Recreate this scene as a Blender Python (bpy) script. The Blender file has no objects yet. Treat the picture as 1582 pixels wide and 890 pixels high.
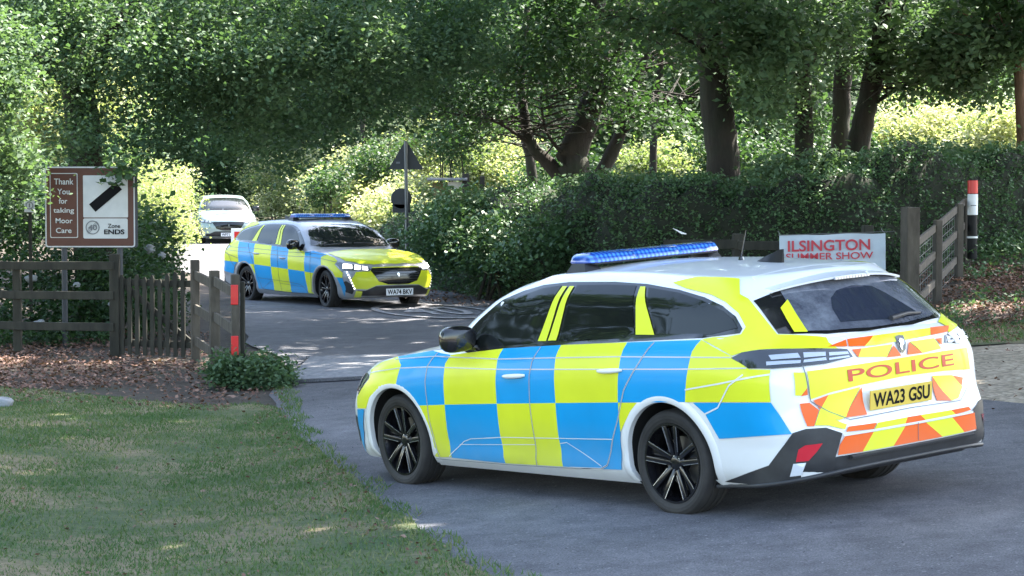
import bpy, bmesh, math, random
import numpy as np
from mathutils import Vector, Matrix
from mathutils.bvhtree import BVHTree
from mathutils.geometry import delaunay_2d_cdt

S = bpy.context.scene
COL = S.collection
R = math.radians
rng = np.random.default_rng(7)
random.seed(7)

# ------------------------------------------------------------------ camera, world, sun, exposure
CAM_H = 1.9187
cam = bpy.data.cameras.new('camera'); camo = bpy.data.objects.new('camera', cam); COL.objects.link(camo)
camo.location = (0, 0, CAM_H); camo.rotation_euler = (math.pi/2 - 0.0464, 0, 0)
cam.sensor_width = 36; cam.lens = 79.65; cam.clip_end = 2000
S.camera = camo
SUN_EL, SUN_AZ = 54.0, 50.0          # elevation; azimuth measured from +Y (into the picture) towards +X (right)
world = bpy.data.worlds.new('World'); S.world = world; world.use_nodes = True
wn = world.node_tree; bg = wn.nodes['Background']
sky = wn.nodes.new('ShaderNodeTexSky'); sky.sky_type = 'NISHITA'; sky.sun_disc = False
sky.sun_elevation = R(SUN_EL); sky.sun_rotation = R(SUN_AZ); sky.air_density = 1.0; sky.dust_density = 1.5; sky.ozone_density = 1.5
tint = wn.nodes.new('ShaderNodeMix'); tint.data_type = 'RGBA'; tint.blend_type = 'MULTIPLY'; tint.inputs[0].default_value = 1; tint.inputs[7].default_value = (1.09, 1.0, .89, 1)
wn.links.new(sky.outputs[0], tint.inputs[6]); wn.links.new(tint.outputs[2], bg.inputs[0]); bg.inputs[1].default_value = 0.15
sun = bpy.data.lights.new('sun', 'SUN'); suno = bpy.data.objects.new('sun', sun); COL.objects.link(suno)
sun.energy = 5.0; sun.angle = R(0.6); sun.color = (1, .94, .84)
sdir = Vector((math.sin(R(SUN_AZ))*math.cos(R(SUN_EL)), math.cos(R(SUN_AZ))*math.cos(R(SUN_EL)), math.sin(R(SUN_EL))))
suno.rotation_euler = sdir.to_track_quat('Z', 'Y').to_euler()
S.view_settings.view_transform = 'Standard'; S.view_settings.look = 'None'
S.view_settings.gamma = 1; S.view_settings.use_curve_mapping = False
S.view_settings.exposure = 2.7
S.render.engine = 'CYCLES'
S.cycles.max_bounces = 8; S.cycles.diffuse_bounces = 4; S.cycles.transmission_bounces = 4; S.cycles.transparent_max_bounces = 8
S.cycles.use_denoising = True

# ------------------------------------------------------------------ helpers
def link_mesh(name, verts, faces, mats, parent=None, smooth=0, mat_idx=None):
    me = bpy.data.meshes.new(name); me.from_pydata([tuple(v) for v in verts], [], [tuple(f) for f in faces])
    for m in (mats if isinstance(mats, (list, tuple)) else [mats]): me.materials.append(m)
    if mat_idx is not None: me.polygons.foreach_set('material_index', np.asarray(mat_idx, dtype=np.int32))
    if smooth:
        me.polygons.foreach_set('use_smooth', [True]*len(me.polygons))
        if smooth < 180: me.set_sharp_from_angle(angle=R(smooth))
    me.update()
    o = bpy.data.objects.new(name, me); COL.objects.link(o)
    if parent: o.parent = parent
    return o
def fast_mesh(name, V, F, mats, parent=None, mat_idx=None, smooth=False, attr=None):
    """V (n,3), F (m,k) numpy arrays"""
    V = np.asarray(V, np.float32); F = np.asarray(F, np.int32); k = F.shape[1]
    me = bpy.data.meshes.new(name)
    me.vertices.add(len(V)); me.vertices.foreach_set('co', V.ravel())
    me.loops.add(F.size); me.loops.foreach_set('vertex_index', F.ravel())
    me.polygons.add(len(F)); me.polygons.foreach_set('loop_start', np.arange(0, F.size, k, dtype=np.int32))
    me.polygons.foreach_set('loop_total', np.full(len(F), k, dtype=np.int32))
    for m in (mats if isinstance(mats, (list, tuple)) else [mats]): me.materials.append(m)
    if mat_idx is not None: me.polygons.foreach_set('material_index', np.asarray(mat_idx, dtype=np.int32))
    if smooth: me.polygons.foreach_set('use_smooth', np.ones(len(F), dtype=bool))
    if attr is not None:
        a = me.attributes.new('tone', 'FLOAT', 'FACE'); a.data.foreach_set('value', np.asarray(attr, np.float32))
    me.update(calc_edges=True)
    o = bpy.data.objects.new(name, me); COL.objects.link(o)
    if parent: o.parent = parent
    return o
def empty(name, label, cat, loc=(0, 0, 0), rz=0, group=None):
    o = bpy.data.objects.new(name, None); COL.objects.link(o); o.location = loc; o.rotation_euler = (0, 0, rz)
    o.empty_display_size = .2
    o['label'] = label; o['category'] = cat
    if group: o['group'] = group
    return o
def tag(o, label, cat, group=None, kind=None):
    if label: o['label'] = label
    if cat: o['category'] = cat
    if group: o['group'] = group
    if kind: o['kind'] = kind
    return o
class MB:
    def __init__(s): s.v = []; s.f = []; s.m = []
    def add(s, vs, fs, mi=0):
        n = len(s.v); s.v += [tuple(v) for v in vs]; s.f += [tuple(i+n for i in f) for f in fs]; s.m += [mi]*len(fs); return s
    def box(s, lo, hi, mi=0, M=None, bev=0):
        bm = bmesh.new(); bmesh.ops.create_cube(bm, size=1)
        for v in bm.verts: v.co = Vector([(lo[i]+hi[i])/2 + v.co[i]*(hi[i]-lo[i]) for i in range(3)])
        if bev: bmesh.ops.bevel(bm, geom=bm.edges[:], offset=bev, segments=2, affect='EDGES', profile=.5)
        if M is not None: bm.transform(M)
        bm.verts.index_update(); s.add([v.co[:] for v in bm.verts], [[v.index for v in f.verts] for f in bm.faces], mi); bm.free(); return s
    def beam(s, a, b, w, h, mi=0, bev=0, up=(0, 0, 1)):
        a, b = Vector(a), Vector(b); d = b-a; L = d.length; x = d.normalized(); y = Vector(up).cross(x)
        if y.length < 1e-4: y = Vector((0, 1, 0)).cross(x)
        y.normalize(); z = x.cross(y)
        M = Matrix((x, y, z)).transposed().to_4x4(); M.translation = (a+b)/2
        return s.box((-L/2, -w/2, -h/2), (L/2, w/2, h/2), mi, M, bev)
    def tube(s, pts, rad, n=8, mi=0, cap=True):
        pts = [Vector(p) for p in pts]; rad = rad if hasattr(rad, '__len__') else [rad]*len(pts); rings = []; u = None
        for i, p in enumerate(pts):
            d = (pts[min(i+1, len(pts)-1)]-pts[max(i-1, 0)]).normalized()
            if u is None: u = d.orthogonal().normalized()
            u = (u-d*u.dot(d)).normalized(); w = d.cross(u)
            rings.append([p+(u*math.cos(2*math.pi*k/n)+w*math.sin(2*math.pi*k/n))*rad[i] for k in range(n)])
        vs = [v for r in rings for v in r]; fs = []
        for i in range(len(pts)-1):
            for k in range(n): fs.append((i*n+k, i*n+(k+1) % n, (i+1)*n+(k+1) % n, (i+1)*n+k))
        if cap: fs += [tuple(range(n))[::-1], tuple((len(pts)-1)*n+k for k in range(n))]
        return s.add(vs, fs, mi)
    def lathe(s, prof, axis='y', n=32, mi=0, c=(0, 0, 0), closed=False):
        """prof: list of (r, a) along the axis"""
        vs = []
        for r, a in prof:
            for k in range(n):
                t = 2*math.pi*k/n; p = {'y': (r*math.cos(t), a, r*math.sin(t)), 'z': (r*math.cos(t), r*math.sin(t), a), 'x': (a, r*math.cos(t), r*math.sin(t))}[axis]
                vs.append((p[0]+c[0], p[1]+c[1], p[2]+c[2]))
        fs = []; m = len(prof)
        for i in range(m if closed else m-1):
            j = (i+1) % m
            for k in range(n): fs.append((i*n+k, i*n+(k+1) % n, j*n+(k+1) % n, j*n+k))
        return s.add(vs, fs, mi)
    def build(s, name, mats, parent=None, smooth=0):
        o = link_mesh(name, s.v, s.f, mats, parent, smooth, s.m)
        bm = bmesh.new(); bm.from_mesh(o.data); bmesh.ops.recalc_face_normals(bm, faces=bm.faces); bm.to_mesh(o.data); bm.free()
        return o
def interp(x, xs, ys):
    return float(np.interp(x, xs, ys))
def sstep(a, b, x):
    t = min(1., max(0., (x-a)/(b-a))); return t*t*(3-2*t)
class Sp:
    """monotone cubic table"""
    def __init__(s, pts):
        s.x = np.array([p[0] for p in pts], float); s.y = np.array([p[1] for p in pts], float)
        h = np.diff(s.x); d = np.diff(s.y)/h; m = np.zeros(len(s.x)); m[0] = d[0]; m[-1] = d[-1]
        for i in range(1, len(d)):
            if d[i-1]*d[i] > 0:
                w1 = 2*h[i]+h[i-1]; w2 = h[i]+2*h[i-1]; m[i] = (w1+w2)/(w1/d[i-1]+w2/d[i])
        s.m = m
    def __call__(s, x):
        x = min(max(x, s.x[0]), s.x[-1]); i = min(max(int(np.searchsorted(s.x, x))-1, 0), len(s.x)-2)
        h = s.x[i+1]-s.x[i]; t = (x-s.x[i])/h
        return float((2*t**3-3*t*t+1)*s.y[i]+(t**3-2*t*t+t)*h*s.m[i]+(-2*t**3+3*t*t)*s.y[i+1]+(t**3-t*t)*h*s.m[i+1])

# ------------------------------------------------------------------ materials
def mat(name, col=(.5, .5, .5), rough=.5, metal=0, spec=.5, coat=0, emit=None, es=1, build=None):
    m = bpy.data.materials.new(name); m.use_nodes = True; nt = m.node_tree; b = nt.nodes['Principled BSDF']
    b.inputs['Base Color'].default_value = (*col, 1); b.inputs['Roughness'].default_value = rough; b.inputs['Metallic'].default_value = metal
    b.inputs['Specular IOR Level'].default_value = spec; b.inputs['Coat Weight'].default_value = coat; b.inputs['Coat Roughness'].default_value = .03
    if emit: b.inputs['Emission Color'].default_value = (*emit, 1); b.inputs['Emission Strength'].default_value = es
    if build: build(nt, b)
    return m
def nnoise(nt, scale, detail=4, rough=.6, coord='Object', stretch=None):
    tc = nt.nodes.new('ShaderNodeTexCoord'); n = nt.nodes.new('ShaderNodeTexNoise'); n.inputs['Scale'].default_value = scale
    n.inputs['Detail'].default_value = detail; n.inputs['Roughness'].default_value = rough
    if stretch:
        mp = nt.nodes.new('ShaderNodeMapping'); mp.inputs['Scale'].default_value = stretch
        nt.links.new(tc.outputs[coord], mp.inputs[0]); nt.links.new(mp.outputs[0], n.inputs['Vector'])
    else: nt.links.new(tc.outputs[coord], n.inputs['Vector'])
    return n.outputs['Fac']
def ramp(nt, fac, stops):
    r = nt.nodes.new('ShaderNodeValToRGB'); e = r.color_ramp.elements
    e[0].position = stops[0][0]; e[0].color = (*stops[0][1], 1); e[1].position = stops[-1][0]; e[1].color = (*stops[-1][1], 1)
    for p, c in stops[1:-1]:
        q = e.new(p); q.color = (*c, 1)
    nt.links.new(fac, r.inputs[0]); return r.outputs[0]
def mixc(nt, fac, a, b, mode='MIX'):
    m = nt.nodes.new('ShaderNodeMix'); m.data_type = 'RGBA'; m.blend_type = mode
    for inp, v in ((m.inputs[0], fac), (m.inputs[6], a), (m.inputs[7], b)):
        if hasattr(v, 'links'): nt.links.new(v, inp)
        elif isinstance(v, (int, float)): inp.default_value = v
        else: inp.default_value = (*v, 1)
    return m.outputs[2]
def bump(nt, b, h, strength=.3, dist=.01):
    n = nt.nodes.new('ShaderNodeBump'); n.inputs['Strength'].default_value = strength; n.inputs['Distance'].default_value = dist
    nt.links.new(h, n.inputs['Height']); nt.links.new(n.outputs[0], b.inputs['Normal'])
def noisy(c1, c2, scale, rough=.8, bstr=0, bscale=None, stretch=None, bdist=.01, detail=5):
    def f(nt, b):
        fac = nnoise(nt, scale, detail, stretch=stretch); col = ramp(nt, fac, [(.3, c1), (.7, c2)])
        nt.links.new(col, b.inputs['Base Color']); b.inputs['Roughness'].default_value = rough
        if bstr: bump(nt, b, nnoise(nt, bscale or scale*3, 4, stretch=stretch), bstr, bdist)
    return f
# ------------------------------------------------------------------ the ground's height
def G(x, y):
    """height of the road and verges"""
    w = 1-sstep(20, 36, y); xc = min(max(x, -2.5), 6)
    z = .069*(xc-1.637)*w + .0035*(min(y, 18)-13.8) - .168*sstep(20, 38, y) + .17*sstep(46, 66, y)
    if y > 70: z += (y-70)*.012
    return z

# ------------------------------------------------------------------ police estate car
ZT = Sp([(-1.2, 1.03), (-.9, 1.05), (-.5, 1.06), (0, 1.055), (.5, 1.05), (1.06, 1.03), (1.5, 1.0), (1.87, .97), (2.14, .955), (2.4, .935), (2.7, .895), (2.95, .855), (3.15, .815), (3.35, .765), (3.5, .715), (3.62, .665)])
ZB = Sp([(-1.2, .34), (-1.0, .27), (-.7, .22), (-.4, .19), (0, .17), (2.5, .165), (3.1, .17), (3.4, .19), (3.65, .21)])
W_T = Sp([(0, .80), (.06, .845), (.13, .875), (.22, .885), (.30, .892), (.42, .905), (.58, .915), (.72, .918), (.84, .905), (.93, .885), (1, .84)])
XR_T = Sp([(0, -1.08), (.1, -1.11), (.2, -1.115), (.32, -1.12), (.4, -1.10), (.5, -1.075), (.62, -1.07), (.8, -1.065), (.88, -1.06), (.95, -1.04), (1, -.985)])
XF_T = Sp([(0, 3.50), (.08, 3.56), (.2, 3.60), (.5, 3.61), (.75, 3.60), (.9, 3.565), (1, 3.49)])
def ring_xy(s, xr, xf, w, Lr, nr, Lf, nf):
    """s 0..1 from rear centre along the side to front centre -> (x, y)"""
    a, b = .26, .72
    if s < a:
        th = (s/a)*math.pi/2; c, q = math.cos(th), math.sin(th)
        return xr+Lr-Lr*c**(2/nr), w*q**(2/nr)
    if s > b:
        th = ((s-b)/(1-b))*math.pi/2; c, q = math.cos(th), math.sin(th)
        return xf-Lf+Lf*q**(2/nf), w*c**(2/nf)
    u = (s-a)/(b-a); return xr+Lr+(xf-Lf-xr-Lr)*u, w
def crown_low(x, y):
    base = ZT(x); c = interp(x, [-1.1, -.6, 1.8, 2.4, 3.2, 3.6], [.0, .0, .02, .05, .065, .05])
    return base + c*(1-min(1, (abs(y)/.84))**2.2)
def narrow(x):
    return interp(x, [-1.0, -.7, -.3, .3, 2.4, 2.9, 3.2], [.955, .975, .99, 1, 1, .99, .97])
def low_pt(s, t):
    w = W_T(t); x, y = ring_xy(s, XR_T(t), XF_T(t), w, .48, interp(t, [0, .7, .9, 1], [3.8, 3.3, 2.8, 2.2]), .80, interp(t, [0, .6, 1], [3.5, 3.3, 2.5]))
    if t < .3: y *= 1+(.885/w-1)*max(sstep(.45, .75, -x), sstep(3.05, 3.3, x))
    y *= narrow(x)*(1-.06*max(0, sstep(.3, .9, -x))*sstep(.75, 1, t)) if x < -.3 else narrow(x); zt = crown_low(x, y); z = ZB(x)+(zt-ZB(x))*t
    if .29 > t > .1: y -= .012*math.sin(math.pi*(t-.1)/.19)*sstep(.1, .5, x)*(1-sstep(2.1, 2.4, x))
    return (x, y, z)
def grid_solid(P, name, mats, parent, bottom=True):
    """P[i][j] half grid (i along ring, j up and over to the centre line); mirror and weld"""
    bm = bmesh.new(); n, m = len(P), len(P[0])
    for sgn in (1, -1):
        vs = [[bm.verts.new((p[0], p[1]*sgn, p[2])) for p in row] for row in P]
        for i in range(n-1):
            for j in range(m-1):
                q = [vs[i][j], vs[i+1][j], vs[i+1][j+1], vs[i][j+1]]
                bm.faces.new(q if sgn > 0 else q[::-1])
        if bottom:
            bot = [bm.verts.new((row[0][0], 0, row[0][2])) for row in P]
            for i in range(n-1):
                q = [vs[i+1][0], vs[i][0], bot[i], bot[i+1]]
                bm.faces.new(q if sgn > 0 else q[::-1])
    bmesh.ops.remove_doubles(bm, verts=bm.verts, dist=2e-4)
    bmesh.ops.dissolve_degenerate(bm, edges=bm.edges, dist=1e-4)
    bmesh.ops.recalc_face_normals(bm, faces=bm.faces)
    me = bpy.data.meshes.new(name); bm.to_mesh(me); bm.free()
    for m_ in mats: me.materials.append(m_)
    o = bpy.data.objects.new(name, me); COL.objects.link(o); o.parent = parent
    return o
def smooth_obj(o, ang=35):
    me = o.data; me.polygons.foreach_set('use_smooth', [True]*len(me.polygons)); me.set_sharp_from_angle(angle=R(ang)); me.update()
def sgrid(n, a=.26, b=.72):
    k1, k2, k3 = int(n*.3), int(n*.36), int(n*.34)
    return np.concatenate([np.linspace(0, a, k1, endpoint=False), np.linspace(a, b, k2, endpoint=False), np.linspace(b, 1, k3)])
def lower_body(parent, mats, nS=110):
    P = []
    for s in sgrid(nS):
        row = [low_pt(s, t) for t in np.concatenate([np.linspace(0, .9, 30), np.linspace(.92, 1, 6)])]
        x1, y1, z1 = row[-1]
        sx = -.75 + s*(3.2+.75)
        for k in (.04, .1, .2, .35, .5, .7, .85, 1):
            x = x1+(sx-x1)*k; y = y1*(1-k); row.append((x, y, crown_low(x, y)))
        P.append(row)
    return grid_solid(P, 'body', mats, parent)
# greenhouse : levels over t
GZ = .92
GW = Sp([(0, .865), (.15, .853), (.3, .825), (.5, .79), (.7, .752), (.85, .69), (.95, .645), (1, .605)])
GXR = Sp([(0, -1.02), (.22, -1.0), (.4, -.915), (.6, -.81), (.8, -.70), (.92, -.62), (1, -.56)])
GXF = Sp([(0, 2.50), (.2, 2.30), (.4, 2.20), (.6, 2.04), (.8, 1.86), (.93, 1.68), (1, 1.48)])
ZE = Sp([(-.8, 1.335), (-.5, 1.37), (0, 1.405), (.5, 1.43), (.9, 1.435), (1.2, 1.425), (1.5, 1.395)])
def crown_roof(x, y):
    w = .605; c = interp(x, [-.75, -.4, 0, .6, 1.1, 1.4], [.035, .04, .038, .033, .03, .02])
    return ZE(x)+c*(1-min(1, abs(y)/w)**2)
def gh_pt(s, t):
    x, y = ring_xy(s, GXR(t), GXF(t), GW(t), .40, 2.5, .50-.22*t, 2.9)
    y *= interp(x, [-1.0, -.5, 0, 1.2, 1.9], [.92, .965, .99, 1, 1])
    return (x, y, GZ+(crown_roof(min(max(x, -.75), 1.5), y)-GZ)*t)
def greenhouse(parent, mats, nS=100):
    P = []
    for s in sgrid(nS):
        row = [gh_pt(s, t) for t in np.concatenate([np.linspace(0, .9, 20), np.linspace(.925, 1, 4)])]
        x1, y1, z1 = row[-1]; sx = -.35+s*1.5
        for k in (.06, .15, .3, .5, .75, 1):
            x = x1+(sx-x1)*k; y = y1*(1-k); row.append((x, y, crown_roof(x, y)))
        P.append(row)
    return grid_solid(P, 'upper_body', mats, parent)
# ---- materials of the cars
def retro(c1, rough=.35):
    def f(nt, b):
        n = nnoise(nt, 2.2, 3); col = ramp(nt, n, [(.3, tuple(v*.9 for v in c1)), (.7, c1)])
        tc = nt.nodes.new('ShaderNodeTexCoord'); sp = nt.nodes.new('ShaderNodeSeparateXYZ'); nt.links.new(tc.outputs['Object'], sp.inputs[0])
        mr = nt.nodes.new('ShaderNodeMapRange'); mr.inputs[1].default_value = .55; mr.inputs[2].default_value = .15; mr.inputs[3].default_value = 0; mr.inputs[4].default_value = .5
        nt.links.new(sp.outputs[2], mr.inputs[0]); mu = nt.nodes.new('ShaderNodeMath'); mu.operation = 'MULTIPLY'; nt.links.new(mr.outputs[0], mu.inputs[0]); nt.links.new(nnoise(nt, 5, 6, .7), mu.inputs[1])
        nt.links.new(mixc(nt, mu.outputs[0], col, (.35, .33, .3)), b.inputs['Base Color'])
        b.inputs['Roughness'].default_value = rough; b.inputs['Coat Weight'].default_value = .22; b.inputs['Coat Roughness'].default_value = .05; b.inputs['Specular IOR Level'].default_value = .25
    return f
def dusty(c, rough=.3, coat=.6, dirt=(.35, .33, .3)):
    def f(nt, b):
        n = nnoise(nt, 3.5, 6, .7); tc = nt.nodes.new('ShaderNodeTexCoord'); sp = nt.nodes.new('ShaderNodeSeparateXYZ'); nt.links.new(tc.outputs['Object'], sp.inputs[0])
        mr = nt.nodes.new('ShaderNodeMapRange'); mr.inputs[1].default_value = .55; mr.inputs[2].default_value = .1; mr.inputs[3].default_value = 0; mr.inputs[4].default_value = .55
        nt.links.new(sp.outputs[2], mr.inputs[0]); mu = nt.nodes.new('ShaderNodeMath'); mu.operation = 'MULTIPLY'; nt.links.new(mr.outputs[0], mu.inputs[0]); nt.links.new(n, mu.inputs[1])
        nt.links.new(mixc(nt, mu.outputs[0], c, dirt), b.inputs['Base Color'])
        b.inputs['Roughness'].default_value = rough; b.inputs['Coat Weight'].default_value = coat
    return f
M = {}
M['white'] = mat('white_paint', build=dusty((.80, .81, .82)))
M['silver'] = mat('silver_paint', metal=.3, build=dusty((.36, .37, .40), .35))
M['teal'] = mat('pale_green_paint', metal=.2, build=dusty((.33, .42, .41), .3))
M['yel'] = mat('fluorescent_yellow_vinyl', build=retro((.74, .80, .03)))
M['blu'] = mat('blue_vinyl', build=retro((.002, .33, .72)))
M['ora'] = mat('orange_vinyl', build=retro((.85, .13, .012)))
M['red_ink'] = mat('red_lettering', (.55, .06, .02), .4)
M['gap'] = mat('white_body_gap', (.72, .74, .76), .35, coat=.5)
M['gap_dark'] = mat('grey_body_gap', (.12, .13, .15), .4)
M['glass'] = mat('tinted_window_glass', (.010, .012, .011), .04, spec=.38)
M['rearglass'] = mat('rear_glass_sky_and_dust', build=lambda nt, b: (nt.links.new(ramp(nt, nnoise(nt, 5, 6, .75), [(.35, (.05, .055, .075)), (.75, (.22, .235, .27))]), b.inputs['Base Color']), setattr(b.inputs['Roughness'], 'default_value', .12), setattr(b.inputs['Coat Weight'], 'default_value', 1.0), setattr(b.inputs['Coat Roughness'], 'default_value', .02)))  # grey-blue puts the sky's reflection into the glass colour, along with dust
M['wiped'] = mat('wiped_rear_glass', (.03, .036, .055), .03, spec=.8, coat=1)
M['wscreen'] = mat('windscreen_glass', (.02, .024, .024), .03, spec=.8, coat=1)
M['trim'] = mat('gloss_black_trim', (.012, .012, .013), .12, coat=.5)
M['plastic'] = mat('black_bumper_plastic', build=noisy((.020, .0205, .023), (.034, .035, .038), 9, .5, .2, 400, bdist=.001))
def m_tyre(nt, b):
    noisy((.014, .0135, .014), (.040, .037, .035), 5, .8)(nt, b)
    tc = nt.nodes.new('ShaderNodeTexCoord'); w = nt.nodes.new('ShaderNodeTexWave'); w.wave_type = 'RINGS'; w.rings_direction = 'Y'; w.inputs['Scale'].default_value = 16; w.inputs['Distortion'].default_value = 0
    nt.links.new(tc.outputs['Object'], w.inputs['Vector']); bump(nt, b, w.outputs['Fac'], .35, .004)
M['tyre'] = mat('tyre_rubber', build=m_tyre)
M['rim'] = mat('black_alloy', (.018, .018, .022), .25, metal=.6, coat=.5)
M['edge'] = mat('machined_alloy_edge', (.55, .57, .62), .25, metal=.9)
M['disc'] = mat('brake_disc', (.22, .21, .2), .4, metal=.8)
M['well'] = mat('wheel_arch_liner', (.01, .01, .011), .9)
M['tail'] = mat('smoked_tail_lamp', (.02, .022, .026), .06, coat=1)
M['tailbar'] = mat('tail_lamp_bar', (.42, .45, .50), .15, metal=.2, coat=1)
M['redlens'] = mat('red_reflector', (.55, .015, .03), .12, coat=1)
M['whitelens'] = mat('clear_lens', (.6, .62, .66), .12, coat=1)
M['plate_y'] = mat('yellow_number_plate', (.66, .48, .07), .4)
M['plate_w'] = mat('white_number_plate', (.78, .80, .84), .4)
M['ink'] = mat('black_lettering', (.006, .006, .008), .6, spec=.12)
def m_beacon(nt, b):
    tc = nt.nodes.new('ShaderNodeTexCoord'); w = nt.nodes.new('ShaderNodeTexWave'); w.bands_direction = 'Y'; w.inputs['Scale'].default_value = 9; w.inputs['Distortion'].default_value = .6; nt.links.new(tc.outputs['Object'], w.inputs['Vector'])
    z = nt.nodes.new('ShaderNodeTexWave'); z.bands_direction = 'Z'; z.inputs['Scale'].default_value = 11; nt.links.new(tc.outputs['Object'], z.inputs['Vector'])
    c = ramp(nt, w.outputs['Fac'], [(.2, (.02, .10, .46)), (.8, (.08, .27, .72))]); nt.links.new(mixc(nt, 1, c, ramp(nt, z.outputs['Fac'], [(.3, (.55, .6, .75)), (.8, (1.3, 1.25, 1.1))]), 'MULTIPLY'), b.inputs['Base Color'])
    b.inputs['Roughness'].default_value = .1; b.inputs['Coat Weight'].default_value = .8
M['bluelens'] = mat('blue_beacon_lens', build=m_beacon)
M['lamp_on'] = mat('lit_lamp', (.9, .9, .9), .3, emit=(1, .98, .94), es=1.1)
M['headl'] = mat('headlamp_glass', (.10, .11, .13), .06, coat=1)
M['black_band'] = mat('black_post_plastic', (.008, .008, .009), .5, spec=.25)
M['chrome'] = mat('chrome_emblem', (.6, .62, .66), .2, metal=.9)

def text_geo(s, size, bold=0., align='CENTER', space=1., sx=1.):
    """letters as flat triangles in the xy plane"""
    cu = bpy.data.curves.new('t', 'FONT'); cu.body = s; cu.size = size; cu.align_x = align; cu.align_y = 'CENTER'; cu.offset = bold; cu.space_character = space
    cu.resolution_u = 6; o = bpy.data.objects.new('t', cu); COL.objects.link(o); bpy.context.view_layer.update()
    me = o.evaluated_get(bpy.context.evaluated_depsgraph_get()).to_mesh()
    V = [Vector((v.co.x*sx, v.co.y, 0)) for v in me.vertices]; F = [tuple(p.vertices) for p in me.polygons]
    o.evaluated_get(bpy.context.evaluated_depsgraph_get()).to_mesh_clear(); bpy.data.objects.remove(o); bpy.data.curves.remove(cu)
    return V, F
def put_text(mb, s, size, M4, mi=0, bold=0., sx=1., align='CENTER', space=1., thick=0):
    V, F = text_geo(s, size, bold, align, space, sx); mb.add([(M4 @ v)[:] for v in V], F, mi)

class Skin:
    """projects sheets on to the body"""
    def __init__(s, objs, inv_parent=None):
        V = []; F = []
        for o in objs:
            n = len(V); V += [v.co.copy() for v in o.data.vertices]; F += [[i+n for i in p.vertices] for p in o.data.polygons]
        s.t = BVHTree.FromPolygons(V, F)
    def hit(s, p, n):
        h = s.t.ray_cast(Vector(p)+n*1.2, -n, 2.4)
        if h[0] is None: h = s.t.find_nearest(p)
        nn = h[1] if h[1].dot(n) > -.05 else -h[1]
        return h[0], nn
    def sheet(s, mb, pts, d, off, mi=0, step=.035, cut=True, mirror=False, cell=.045):
        n = Vector(d).normalized(); u = n.orthogonal().normalized() if abs(n.z) > .95 else Vector((0, 0, 1)).cross(n).normalized(); w = n.cross(u)
        P2 = [Vector((Vector(p).dot(u), Vector(p).dot(w))) for p in pts]; D = [Vector(p).dot(n) for p in pts]
        bd = []
        for i in range(len(P2)):
            a, b = P2[i], P2[(i+1) % len(P2)]; k = max(1, int((b-a).length/step))
            bd += [a+(b-a)*j/k for j in range(k)]
        x0, x1 = min(p.x for p in bd), max(p.x for p in bd); y0, y1 = min(p.y for p in bd), max(p.y for p in bd)
        def inside(q):
            c = False; m = len(bd)
            for i in range(m):
                a, b = bd[i], bd[(i+1) % m]
                if (a.y > q.y) != (b.y > q.y) and q.x < (b.x-a.x)*(q.y-a.y)/(b.y-a.y)+a.x: c = not c
            return c
        def far(q):
            return min((q-b).length for b in bd) > cell*.45
        inn = []
        yy = y0+cell/2
        while yy < y1:
            xx = x0+cell/2
            while xx < x1:
                q = Vector((xx, yy))
                if inside(q) and far(q): inn.append(q)
                xx += cell
            yy += cell
        allp = bd+inn; m = len(bd)
        r = delaunay_2d_cdt(allp, [], [list(range(m))], 1, 1e-6)
        dm = sum(D)/len(D); vs = []
        for q in r[0]:
            p, nn = s.hit(u*q.x+w*q.y+n*dm, n); vs.append(p+nn*off)
        fs = []
        for f in r[2]:
            c = sum((vs[i] for i in f), Vector())/len(f)
            if cut and c.y*1 and any((c.x-ax)**2+(c.z-.318)**2 < .385**2 for ax in (0, 2.732)) and abs(c.y) > .7: continue
            if max((vs[f[i]]-vs[f[i-1]]).length for i in range(len(f))) > .22: continue
            a, b, c_ = (vs[i] for i in f[:3]); fn = (b-a).cross(c_-a)
            fs.append(tuple(f) if fn.dot(n) > 0 else tuple(f)[::-1])
        mb.add([v[:] for v in vs], fs, mi)
        if mirror: mb.add([(v.x, -v.y, v.z) for v in vs], [f[::-1] for f in fs], mi)
    def ribbon(s, mb, pts, d, wd, off, mi=0, mirror=False, step=.04):
        n = Vector(d).normalized(); Q = []
        for i in range(len(pts)-1):
            a, b = Vector(pts[i]), Vector(pts[i+1]); k = max(1, int((b-a).length/step)); Q += [a+(b-a)*j/k for j in range(k)]
        Q.append(Vector(pts[-1])); vs = []
        for i, q in enumerate(Q):
            t = (Q[min(i+1, len(Q)-1)]-Q[max(i-1, 0)]).normalized(); sd = n.cross(t).normalized()*wd/2
            for e in (-1, 1):
                p, nn = s.hit(q+sd*e, n); vs.append(p+nn*off)
        fs = [(2*i, 2*i+1, 2*i+3, 2*i+2) for i in range(len(Q)-1)]
        mb.add([v[:] for v in vs], fs, mi)
        if mirror: mb.add([(v.x, -v.y, v.z) for v in vs], [f[::-1] for f in fs], mi)
def boolean_arches(o):
    cut = MB()
    for x in (0, 2.732):
        for sgn in (1, -1): cut.lathe([(0, .62*sgn), (.38, .62*sgn), (.38, 1.2*sgn), (0, 1.2*sgn)], 'y', 64, 0, (x, 0, .318))
    c = cut.build('cutter', M['well']); bm = bmesh.new(); bm.from_mesh(c.data); bmesh.ops.remove_doubles(bm, verts=bm.verts, dist=1e-5); bmesh.ops.recalc_face_normals(bm, faces=bm.faces); bm.to_mesh(c.data); bm.free()
    par = o.parent; o.parent = None
    md = o.modifiers.new('b', 'BOOLEAN'); md.operation = 'DIFFERENCE'; md.solver = 'EXACT'; md.object = c; md.material_mode = 'TRANSFER'
    bpy.context.view_layer.update(); me = bpy.data.meshes.new_from_object(o.evaluated_get(bpy.context.evaluated_depsgraph_get()))
    o.modifiers.clear(); o.data = me; bpy.data.objects.remove(c); o.parent = par; me.name = o.name
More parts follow.
